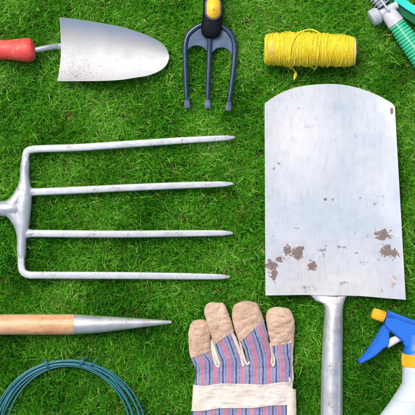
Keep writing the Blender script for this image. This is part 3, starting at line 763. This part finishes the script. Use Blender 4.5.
canvas.set(Base_Color=c, Roughness=0.9); cloth(canvas, 0.5)
band_m = Mat('off white band canvas')
c = band_m.mix(band_m.ramp(band_m.noise(40, 5, 0.65), [(0.3, 0.0), (0.65, 1.0)]), (0.58, 0.52, 0.45), (0.74, 0.71, 0.67))
c = band_m.mix(band_m.ramp(band_m.noise(1, 5, 0.7, band_m.mapped((70, 260, 200))), [(0.58, 0.0), (0.80, 0.6)]), c, (0.52, 0.38, 0.27))
band_m.set(Base_Color=c, Roughness=0.9); cloth(band_m, 0.6)
fab = Mat('striped cotton')
uv = fab.tc('UV'); sep = fab.node('ShaderNodeSeparateXYZ'); fab.put(sep.inputs[0], uv)
ux = fab.math('MULTIPLY', sep.outputs[0], 415.0)
ux = fab.math('MULTIPLY_ADD', fab.math('SUBTRACT', fab.noise(60, 3, 0.5, uv), 0.5), 2.2, ux)
ph = fab.math('FRACT', fab.math('DIVIDE', fab.math('SUBTRACT', ux, 202.3 - 6.7), 13.35))     # red at .5, dark at 0.03
def band(c0, half, soft):
    d = fab.math('ABSOLUTE', fab.math('SUBTRACT', ph, c0))
    return fab.math('SUBTRACT', 1.0, fab.math('DIVIDE', fab.math('SUBTRACT', d, half), soft, clamp=True), clamp=True)
wv = fab.noise(1, 2, 0.5, fab.mapped((900, 1100, 1), 'UV'))
base = fab.mix(fab.ramp(fab.noise(22, 5, 0.65, uv), [(0.3, 0), (0.7, 1)]), (0.16, 0.175, 0.36), (0.275, 0.29, 0.49))
base = fab.mix(fab.math('MULTIPLY', fab.math('MAXIMUM', band(0.16, 0.035, 0.05), band(0.90, 0.03, 0.05)), 0.3), base, (0.46, 0.52, 0.72))
base = fab.mix(fab.math('MULTIPLY', band(0.5, 0.155, 0.05), 0.45), base, (0.42, 0.40, 0.62))
base = fab.mix(fab.math('MULTIPLY', band(0.5, 0.085, 0.05), 0.92), base, (0.66, 0.165, 0.175))
base = fab.mix(fab.math('MULTIPLY', band(0.03, 0.042, 0.045), 0.95), base, (0.035, 0.05, 0.075))
base = fab.mix(fab.ramp(wv, [(0.35, 0.28), (0.6, 0.0)]), base, (0.12, 0.13, 0.22))
base = fab.mix(fab.ramp(fab.noise(30, 5, 0.7, uv), [(0.55, 0.0), (0.8, 0.4)]), base, (0.62, 0.58, 0.62))
fab.set(Base_Color=base, Roughness=0.9)
fab.bump(fab.math('ADD', fab.math('MULTIPLY', fab.noise(70, 6, 0.62), 1.0), fab.math('MULTIPLY', wv, 0.15)), 0.7, 0.0035)
inner = Mat('dark glove lining'); inner.set(Base_Color=inner.mix(inner.noise(200, 4), (0.10, 0.06, 0.035), (0.24, 0.14, 0.075)), Roughness=0.95)

GZ = 0.0205          # underside of the glove
def wr(p, amp, sc=9.0, seed=0.0):
    q = Vector((p[0] / sc, p[1] / sc, seed))
    return amp * (mnoise.noise(q) + 0.5 * mnoise.noise(q * 2.3))
class Finger:
    """centreline in photo units with half width w and half height h (units), lift z"""
    def __init__(s, rows, u0, seed):
        s.rows = rows; s.u0 = u0; s.seed = seed
        s.L = [0.0]
        for a, b in zip(rows, rows[1:]): s.L.append(s.L[-1] + math.hypot(b[0] - a[0], b[1] - a[1]))
    def q(s, l, k): return hermite(list(zip(s.L, [r[k] for r in s.rows])), l)
    def pt(s, l, a, off=0.0, rough=0.5):
        lc = min(max(l, 0.0), s.L[-1]); e = 0.6
        cx, cy = s.q(lc, 0), s.q(lc, 1)
        dx, dy = s.q(min(lc + e, s.L[-1]), 0) - s.q(max(lc - e, 0), 0), s.q(min(lc + e, s.L[-1]), 1) - s.q(max(lc - e, 0), 1)
        n = math.hypot(dx, dy); dx /= n; dy /= n
        w, h, zc = s.q(lc, 2), s.q(lc, 3), s.q(lc, 4)
        c, z = spow(math.cos(a), 2.5), 0.78 * spow(math.sin(a), 2.5)
        wn = 0.75 * mnoise.noise(Vector((lc / 6.5, s.seed * 3.1, 0.5 + (2 if c > 0 else 0)))) * min(1, lc / 6)
        tt = (w + off + wn * abs(c)) * c
        x, y = cx + dy * tt, cy - dx * tt          # to the right of the direction base -> tip reversed
        k = wr((x, y), rough, 7.0, s.seed) - 0.9 * rough * max(0.0, 1 - abs(mnoise.noise(Vector((x / 16, y / 9, s.seed + 7)))) * 7)
        return (x, y, zc + (h + off) * z * S + k * S * max(0, z)), tt
    def grid(s, l0, l1, nl, a0, a1, na, slope0=0.0, slope1=0.0, off=0.0, closed=False, rough=0.5):
        V, UV = [], []
        for i in range(nl + 1):
            f = i / nl; l = l0 + (l1 - l0) * f; sl = slope0 + (slope1 - slope0) * f
            for j in range(na + (0 if closed else 1)):
                a = a0 + (a1 - a0) * j / na
                w = s.q(min(max(l, 0), s.L[-1]), 2)
                ll = l + sl * w * spow(math.cos(a), 2.5)
                p, tt = s.pt(ll, a, off, rough)
                V.append(at(*p)); b_ = min(max((p[1] - 352) / 13, 0), 1); b_ = b_ * b_ * (3 - 2 * b_)
                UV.append((((s.u0 + tt) * (1 - b_) + p[0] * b_) / 415, 1 - p[1] / 415))
        F = []; st = na if closed else na + 1
        for i in range(nl):
            for j in range(na):
                k = (j + 1) % st if closed else j + 1
                F.append([i * st + j, i * st + k, (i + 1) * st + k, (i + 1) * st + j])
        if closed:
            F.append(list(range(st))); F.append([nl * st + j for j in range(st)][::-1])
        return V, F, UV
# rows: x, y, half width, half height, z ; from the tip down
def Z(h): return GZ + h * S
fingers = [
    # (rows, u at centre, boundary length along finger, slope, panel half-angle limits)
    (Finger([(200.2, 319.4, 1.5, 1.2, Z(5)), (200.2, 320.4, 4.5, 3.0, Z(5)), (200.0, 322.6, 7.2, 4.8, Z(5.4)), (199.8, 327, 9.3, 6, Z(6)), (199.6, 334, 10.4, 6.6, Z(6.6)), (199.4, 343, 10.4, 6.6, Z(6.6)), (200.2, 352, 10.2, 6.4, Z(6.5)), (203.4, 361, 10.2, 6.2, Z(6.4)), (206.4, 370, 10.4, 5.8, Z(6.0)), (207, 380, 10.6, 5.0, Z(5.4)), (207, 390, 10, 3.6, Z(4.2))], 206.8, 1.0), 35.0, -0.02, (0.62, 3.0)),
    (Finger([(213.2, 302.2, 1.5, 1.2, Z(7)), (213.2, 303.3, 6.0, 3.2, Z(7)), (213.8, 305.8, 9.2, 5.6, Z(7.4)), (215.0, 310, 10.9, 7, Z(8)), (217.4, 317, 11.4, 7.6, Z(8.5)), (220.2, 326, 11.6, 7.6, Z(8.6)), (223.8, 337, 11.4, 7.4, Z(8.2)), (228.2, 349, 11.8, 7.0, Z(7.6)), (232.0, 361, 12.4, 6.4, Z(6.6)), (233.4, 371, 12.4, 5.6, Z(5.8)), (233.4, 386, 11, 3.6, Z(4.2))], 232.6, 2.0), 37.0, -0.30, (0.92, 3.0)),
    (Finger([(243.2, 301.2, 1.5, 1.2, Z(7)), (243.4, 302.2, 6.4, 3.4, Z(7)), (243.8, 304.6, 10.6, 6, Z(7.4)), (245.0, 309, 13.2, 7.6, Z(8.2)), (247.6, 318, 14.8, 8.4, Z(9.2)), (250.4, 328, 15.0, 8.4, Z(9.2)), (254.0, 338, 14.0, 8, Z(8.8)), (257.4, 348, 12.8, 7.2, Z(7.8)), (259.6, 358, 12.2, 6.6, Z(6.8)), (260.4, 369, 11.8, 5.8, Z(5.8)), (260, 386, 11, 3.6, Z(4.2))], 260.0, 3.0), 31.0, -0.45, (0.45, 3.0)),
    (Finger([(277.6, 306.8, 1.5, 1.2, Z(6)), (277.6, 307.8, 6.2, 3.4, Z(6)), (277.8, 310, 10.2, 5.8, Z(6.6)), (278.6, 314.6, 12.8, 7.2, Z(7.4)), (280.4, 323, 13.7, 7.8, Z(8.2)), (281.6, 332, 12.9, 7.6, Z(8.0)), (282.4, 341, 11.4, 7, Z(7.4)), (282.8, 350, 10.3, 6.4, Z(6.8)), (283.2, 360, 10.0, 6.0, Z(6.2)), (283.6, 370, 9.8, 5.6, Z(5.8)), (283.6, 386, 9.6, 3.6, Z(4.2))], 285.0, 4.0), 38.0, -0.10, (0.74, 2.94)),
]
for fg, bl_, slp, (a0, a1) in fingers:
    V, F, UV = fg.grid(bl_ - 1.0, fg.L[-1], 40, 0, 2 * math.pi, 44, closed=True, slope0=slp, slope1=0)
    gs = obj('finger', fix_normals(mesh_from(V, F, UV)), canvas, t)
    V, F, UV = fg.grid(0.0, bl_, 60, 0, 2 * math.pi, 60, closed=True, slope0=0, slope1=slp, off=0.55, rough=1.5)
    obj('fingertip', fix_normals(mesh_from(V, F, UV)), suede, gs)
    V, F, UV = fg.grid(bl_ - 0.6, fg.L[-1], 60, a0, a1, 46, slope0=slp, slope1=0, off=0.38)
    obj('striped_panel', fix_normals(mesh_from(V, F, UV)), fab, gs)
    # seam stitches: a slightly raised cord where suede meets cloth
    cord = []
    for j in range(41):
        a = 0.08 + (math.pi - 0.16) * j / 40
        w = fg.q(bl_, 2); p, _ = fg.pt(bl_ + slp * w * spow(math.cos(a), 2.5), a, 0.45, 1.5); cord.append(at(p[0], p[1], p[2]))
    obj('seam', strand(cord, 0.0007, 6), suede, gs)
# back of the hand
PL = [(352, 203), (358, 199.5), (364, 197), (369, 196.4), (376, 195.8), (385, 194.4), (400, 193.2), (414, 192.2), (440, 189), (470, 185), (520, 181)]
PR = [(352, 286), (358, 289.4), (364, 290.6), (372, 291.4), (385, 291.8), (400, 291.4), (414, 291), (440, 294), (470, 299), (520, 304)]
HB = [(352, 2.0), (356, 4.2), (362, 7.6), (370, 10.2), (380, 12.0), (395, 13), (414, 13.5), (460, 14), (520, 15)]
def back(y, a, off=0.0, rough=0.9):
    l, r, hh = hermite(PL, y), hermite(PR, y), hermite(HB, y) / 2
    c, z = spow(math.cos(a), 3.2), spow(math.sin(a), 3.2)
    x = (l + r) / 2 + ((r - l) / 2 + off) * c
    zz = GZ + hh * S + (hh + off) * z * S
    if z > 0:
        zz += (wr((x, y), rough, 11.0, 9.0) + 0.5 * wr((x * .4, y * 1.6), rough, 5.0, 4.0)) * S * z
    return (x, y, zz)
def back_grid(y0f, y1f, ny, a0, a1, na, off, closed=False, rough=0.9, ushift=0.0, edge=0.0):
    V, UV, F = [], [], []
    for i in range(ny + 1):
        for j in range(na + (0 if closed else 1)):
            a = a0 + (a1 - a0) * j / na
            cx = math.cos(a)
            y0, y1 = y0f(cx), y1f(cx)
            f = i / ny; y = y0 + (y1 - y0) * f
            o_ = off + edge * math.exp(-((min(f, 1 - f)) / 0.07) ** 2)
            p = back(y, a, o_, rough); V.append(at(*p)); UV.append(((p[0] + ushift) / 415, 1 - y / 415))
    st = na if closed else na + 1
    for i in range(ny):
        for j in range(na):
            k = (j + 1) % st if closed else j + 1
            F.append([i * st + j, i * st + k, (i + 1) * st + k, (i + 1) * st + j])
    if closed: F.append(list(range(st))); F.append([ny * st + j for j in range(st)][::-1])
    return fix_normals(mesh_from(V, F, UV))
# body (cream palm side and lining), then the striped cloth above and below the band
bd = obj('hand_body', back_grid(lambda c: 354, lambda c: 520, 90, 0, 2 * math.pi, 90, -0.35, closed=True), canvas, t)
obj('striped_back', back_grid(lambda c: 353.5, lambda c: 392, 60, 0.46, math.pi - 0.06, 120, 0.15), fab, t)
obj('striped_cuff', back_grid(lambda c: 400, lambda c: 518, 70, 0.34, math.pi - 0.06, 120, 0.15, ushift=3.4), fab, t)
band_o = obj('knuckle_band', back_grid(lambda c: 383.9 - 1.5 * c + 0.9 * math.sin(c * 7), lambda c: 407.8 - 4.0 * c + 0.5 * math.sin(c * 9 + 1), 46, 0.02, math.pi - 0.02, 160, 1.1, rough=1.2, edge=0.45), band_m, t)
# stitching along both edges of the band
for (yf) in (lambda c: 385.6 - 1.5 * c + 0.9 * math.sin(c * 7), lambda c: 406.0 - 4.0 * c + 0.5 * math.sin(c * 9 + 1)):
    st_ = []
    for k in range(44):
        a = 0.5 + (math.pi - 1.0) * k / 44; b = a + (math.pi - 1.0) / 44 * 0.62
        st_.append(strand([at(*back(yf(math.cos(q)), q, 1.42, 1.2)) for q in (a, (a + b) / 2, b)], 0.00042, 5))
    obj('stitching', join(st_), canvas, band_o)
# cream side strip down the right-hand edge with its step at the band
def side_fn(u, v):
    y = 389.5 - 2.0 * (1 - v) * (1 - u) + 60 * v
    xr = lerp([(388, 295.6), (391.2, 296.0), (433, 297), (450, 298)], y); xl = lerp([(388, 288.4), (396, 287.2), (433, 286.6), (450, 286)], y)
    x = xl + (xr - xl) * u
    zt = lerp([(388, 12.2), (433, 12.6)], y)
    return (x, y, GZ + (zt + 0.4 * math.sin(u * 3.1) - 4.0 * u ** 3 + wr((x, y), 0.5, 5, 2)) * S)
obj('side_strip', sheet(12, 120, side_fn, 0.0012), canvas, t)
# glimpses of the lining between the fingers
obj('finger_lining', join([loft([(at(246.0, 343, GZ + 4 * S), (2.5 * S, 3 * S)), (at(248.4, 352, GZ + 4.6 * S), (3.6 * S, 3.4 * S)), (at(249.6, 360, GZ + 5 * S), (3.0 * S, 3.4 * S)), (at(249.8, 366, GZ + 4 * S), (1.5 * S, 2 * S))], seg=16)]), inner, t)
for a, b in (((211.4, 341), (217.4, 364.5)), ((271.0, 344), (273.2, 364))):
    obj('finger_gusset', loft(resample([at(a[0], a[1], GZ + 3.4 * S), at((a[0] + b[0]) / 2, (a[1] + b[1]) / 2, GZ + 4.4 * S), at(b[0], b[1], GZ + 5 * S)], [(2.6 * S, 3 * S), (3.6 * S, 3.4 * S), (2.4 * S, 3.2 * S)], 14), seg=18, round_ends=(2 * S, 1.5 * S)), canvas, t)
def piping(pts): return strand([p for p, _ in resample([at(a, b, GZ + c * S) for a, b, c in pts], [(0,)] * len(pts), 40)], 0.0014, 8)
for q in ([(238.6, 338, 8), (241.6, 348, 8.4), (244.4, 358, 9), (246.0, 362.6, 10.0), (247.8, 364.4, 10.6), (249.4, 362.4, 9.8), (248.6, 357, 7.5)],
          [(210.6, 344, 6), (212.6, 353, 7.4), (215, 361, 9), (216.8, 366, 10), (218.8, 366.8, 10), (219.2, 362, 8.6), (217.6, 354, 7)],
          [(270.4, 346, 7), (271.6, 356, 8.4), (271.9, 363, 10), (273.2, 366, 10.6), (274.4, 362, 9.6), (273.8, 352, 8), (272.8, 346, 7)]):
    obj('piping', piping(q), canvas, t)

# ================================================================= LAWN
bpy.context.view_layer.update()
# underside height map of everything lying on the lawn, so blades are pressed down beneath it
X0, Y0, ST = -0.40, -0.40, 0.0012
NX = int(0.80 / ST) + 1
VV, FF = [], []
base = 0
for o in list(sc.objects):
    if o.type != 'MESH': continue
    me = o.data; co = np.empty(len(me.vertices) * 3); me.vertices.foreach_get('co', co); co = co.reshape(-1, 3)
    co = co + np.array(ORG[o.name]); VV.append(co)
    FF += [[base + i for i in p.vertices] for p in me.polygons]; base += len(co)
bvh = BVHTree.FromPolygons(np.concatenate(VV).tolist(), FF)
hm = np.full((NX, NX), 1.0)
up = Vector((0, 0, 1))
for i in range(NX):
    for j in range(NX):
        hit = bvh.ray_cast(Vector((X0 + i * ST, Y0 + j * ST, -0.5)), up)
        if hit[0] is not None: hm[i, j] = hit[0].z
def dil(a, k=1):
    b = a.copy()
    for dx in range(-k, k + 1):
        for dy in range(-k, k + 1):
            if dx * dx + dy * dy <= k * k + 1e-6: b = np.minimum(b, np.roll(np.roll(a, dx, 0), dy, 1))
    return b
hm1 = dil(hm, 1)

def grass_mesh(n, half, inner_half, lmean, wmean, seed):
    r = np.random.default_rng(seed)
    nt = n // 7
    tuft = r.uniform(-half, half, (nt, 2))
    if inner_half > 0:
        keep = (np.abs(tuft).max(1) > inner_half); tuft = tuft[keep]; nt = len(tuft)
    idx = np.repeat(np.arange(nt), 7); m = len(idx)
    root = tuft[idx] + r.normal(0, 0.0030, (m, 2))
    # slow variation across the lawn
    def field(p, s, sd):
        q = np.random.default_rng(sd); out = np.zeros(len(p))
        for k in range(10):
            a = q.uniform(0, 2 * np.pi); f = s * q.uniform(0.6, 1.7); out += np.sin((p[:, 0] * np.cos(a) + p[:, 1] * np.sin(a)) * f + q.uniform(0, 6.28))
        return out / np.sqrt(10)
    fa = field(root, 60, 3); fb = field(root, 25, 4); fc = field(root, 110, 5); fd = field(root, 45, 8)
    taz = r.uniform(0, 2 * np.pi, nt)[idx]
    swirl = fb * 1.3 + 1.2
    az = np.where(r.random(m) < 0.30, swirl + r.normal(0, 0.7, m), taz + r.normal(0, 0.9, m))
    thatch = np.clip(fc * 0.6 + field(root, 190, 12) * 0.8 - 0.55, 0, 1.6)
    dry = (r.random(m) < (0.06 + 0.42 * thatch)).astype(float)
    L = np.clip(r.normal(lmean, lmean * 0.23, m), lmean * 0.45, lmean * 1.5) * (1 + 0.10 * np.clip(fa, -1.5, 1.5))
    L = np.where(dry > 0, L * 0.84, L)
    wild = r.random(m) < 0.03; L = np.where(wild, L * 1.3, L) * (1 - 0.16 * thatch)
    w = wmean * r.uniform(0.6, 1.35, m); w = np.where(dry > 0, w * 0.75, w)
    th0 = np.radians(np.clip(r.normal(10, 10, m), 0, 50)); bend = np.radians(np.clip(r.normal(28, 21, m), 2, 105))
    th0 = np.where(dry > 0, th0 + 0.40, th0)
    lev = np.array([0, 0.28, 0.56, 0.80, 1.0]); wl = np.array([0.75, 1.0, 0.92, 0.62, 0.06])
    K = len(lev)
    d = np.stack([np.cos(az), np.sin(az)], 1)
    roll = r.normal(0, 0.55, m)
    side = np.stack([-np.sin(az) * np.cos(roll), np.cos(az) * np.cos(roll), np.sin(roll) * 0.6], 1)
    P = np.zeros((m, K, 3)); P[:, 0, :2] = root
    for k in range(1, K):
        tm = 0.5 * (lev[k] + lev[k - 1]); th = np.minimum(th0 + bend * tm ** 1.2, 2.0); ds = L * (lev[k] - lev[k - 1])
        P[:, k, :2] = P[:, k - 1, :2] + d * (np.sin(th) * ds)[:, None]
        P[:, k, 2] = P[:, k - 1, 2] + np.cos(th) * ds
    jitter = r.normal(0, 0.0006, (m, K, 2)); P[:, 1:, :2] += jitter[:, 1:]
    V = np.zeros((m, K, 2, 3))
    for k in range(K):
        o_ = side * (w * wl[k] * 0.5)[:, None]
        V[:, k, 0] = P[:, k] - o_; V[:, k, 1] = P[:, k] + o_
    V = V.reshape(-1, 3)
    V[:, 2] = np.maximum(V[:, 2], 0.001)
    ii = np.round((V[:, 0] - X0) / ST).astype(int); jj = np.round((V[:, 1] - Y0) / ST).astype(int)
    ok = (ii >= 0) & (ii < NX) & (jj >= 0) & (jj < NX)
    cap = np.full(len(V), 1.0); cap[ok] = hm1[ii[ok], jj[ok]]
    V[:, 2] = np.minimum(V[:, 2], np.maximum(cap - 0.0012, 0.002))
    base = (np.arange(m) * K * 2)[:, None, None]
    q = np.array([[2 * k, 2 * k + 1, 2 * k + 3, 2 * k + 2] for k in range(K - 1)])[None]
    Fq = (base + q).reshape(-1)
    col = np.zeros((m, K, 2, 4), dtype=np.float32)
    tone = np.clip(0.48 + 0.10 * fa + 0.10 * fd + 0.08 * fb + 0.38 * root[:, 1] + r.normal(-0.02, 0.26, m), 0, 1)  # paler with rising y: the light gradient over the lawn is put into blade colour
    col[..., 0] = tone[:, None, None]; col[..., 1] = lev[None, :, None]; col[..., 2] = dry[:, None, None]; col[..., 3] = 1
    return V, Fq, col.reshape(-1, 4)
A = grass_mesh(330000, 0.40, 0.0, 0.0240, 0.00115, 21)
B = grass_mesh(120000, 0.85, 0.40, 0.0265, 0.0026, 22)
V = np.concatenate([A[0], B[0]]); Fq = np.concatenate([A[1], B[1] + len(A[0])]); C = np.concatenate([A[2], B[2]])
me = bpy.data.meshes.new('grass')
me.vertices.add(len(V)); me.vertices.foreach_set('co', V.astype(np.float32).ravel())
nf = len(Fq) // 4
me.loops.add(len(Fq)); me.loops.foreach_set('vertex_index', Fq.astype(np.int32))
me.polygons.add(nf); me.polygons.foreach_set('loop_start', np.arange(0, nf * 4, 4, dtype=np.int32))
me.polygons.foreach_set('use_smooth', np.ones(nf, dtype=bool))
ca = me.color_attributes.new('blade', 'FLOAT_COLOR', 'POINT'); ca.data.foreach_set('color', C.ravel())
me.update(calc_edges=True)
gm = Mat('lawn grass')
nt = gm.nt
att = gm.node('ShaderNodeAttribute', attribute_name='blade')
sp = gm.node('ShaderNodeSeparateColor'); nt.links.new(att.outputs['Color'], sp.inputs[0])
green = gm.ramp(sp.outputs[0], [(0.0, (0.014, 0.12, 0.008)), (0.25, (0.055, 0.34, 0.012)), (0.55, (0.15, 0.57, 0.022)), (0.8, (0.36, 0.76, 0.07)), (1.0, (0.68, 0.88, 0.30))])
dryc = gm.ramp(sp.outputs[0], [(0.0, (0.38, 0.19, 0.07)), (0.5, (0.64, 0.41, 0.17)), (1.0, (0.84, 0.68, 0.36))])
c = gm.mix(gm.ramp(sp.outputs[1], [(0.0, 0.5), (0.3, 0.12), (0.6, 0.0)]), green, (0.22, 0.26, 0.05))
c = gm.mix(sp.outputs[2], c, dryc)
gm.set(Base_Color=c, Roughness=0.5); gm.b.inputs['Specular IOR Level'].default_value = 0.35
tr = gm.node('ShaderNodeBsdfTranslucent'); nt.links.new(gm.mix(0.5, c, (0.20, 0.70, 0.01), 'MIX'), tr.inputs[0])
mx = gm.node('ShaderNodeMixShader'); mx.inputs[0].default_value = 0.42
nt.links.new(gm.b.outputs[0], mx.inputs[1]); nt.links.new(tr.outputs[0], mx.inputs[2]); nt.links.new(mx.outputs[0], gm.out.inputs[0])
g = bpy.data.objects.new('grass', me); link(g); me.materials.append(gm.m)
g['kind'] = 'stuff'; g['label'] = 'short bright green lawn grass with dry straw blades'; g['category'] = 'grass'

so = Mat('lawn soil')
so.set(Base_Color=so.mix(so.ramp(so.noise(45, 6, 0.65), [(0.35, 0), (0.65, 1)]), (0.035, 0.024, 0.012), (0.035, 0.07, 0.012)), Roughness=0.95); so.bump(so.noise(120, 5), 0.6, 0.004)
n = 48; V = []; F = []
for i in range(n + 1):
    for j in range(n + 1):
        x = -3 + 6 * i / n; y = -3 + 6 * j / n; V.append((x, y, -0.001 + 0.0 * x))
for i in range(n):
    for j in range(n):
        a = i * (n + 1) + j; F.append([a, a + n + 1, a + n + 2, a + 1])
gd = obj('ground', mesh_from(V, F), None); gd.data.materials.append(so.m); gd['kind'] = 'structure'

# ------------------------------------------------------------------ light, sky, camera
SUN_EL, SUN_AZ = math.radians(58), math.radians(-38)     # azimuth from +Y (photo top), negative = left
w = bpy.data.worlds.new('World'); sc.world = w; w.use_nodes = True
nt = w.node_tree; bg = nt.nodes['Background']
sky = nt.nodes.new('ShaderNodeTexSky'); sky.sky_type = 'NISHITA'; sky.sun_disc = False
sky.sun_elevation = SUN_EL; sky.sun_rotation = SUN_AZ
sky.air_density = 1.0; sky.dust_density = 6.0; sky.ozone_density = 1.0
nt.links.new(sky.outputs[0], bg.inputs[0]); bg.inputs[1].default_value = 0.15
sl = bpy.data.lights.new('sun', 'SUN'); sl.energy = 1.85; sl.angle = math.radians(24); sl.color = (1.0, 0.965, 0.90)
so_ = bpy.data.objects.new('sun', sl); link(so_)
dirv = Vector((math.sin(SUN_AZ) * math.cos(SUN_EL), math.cos(SUN_AZ) * math.cos(SUN_EL), math.sin(SUN_EL)))
so_.rotation_euler = dirv.to_track_quat('Z', 'Y').to_euler(); so_.location = dirv * 3
cam = bpy.data.cameras.new('camera'); co_ = bpy.data.objects.new('camera', cam); link(co_)
co_.location = (0, 0, H); cam.sensor_width = 36; cam.lens = 36 * (H - ZR) / (415 * S); cam.clip_end = 50
sc.camera = co_
sc.view_settings.view_transform = 'Standard'; sc.view_settings.look = 'None'; sc.view_settings.exposure = 0
sc.cycles.max_bounces = 8; sc.cycles.transparent_max_bounces = 8
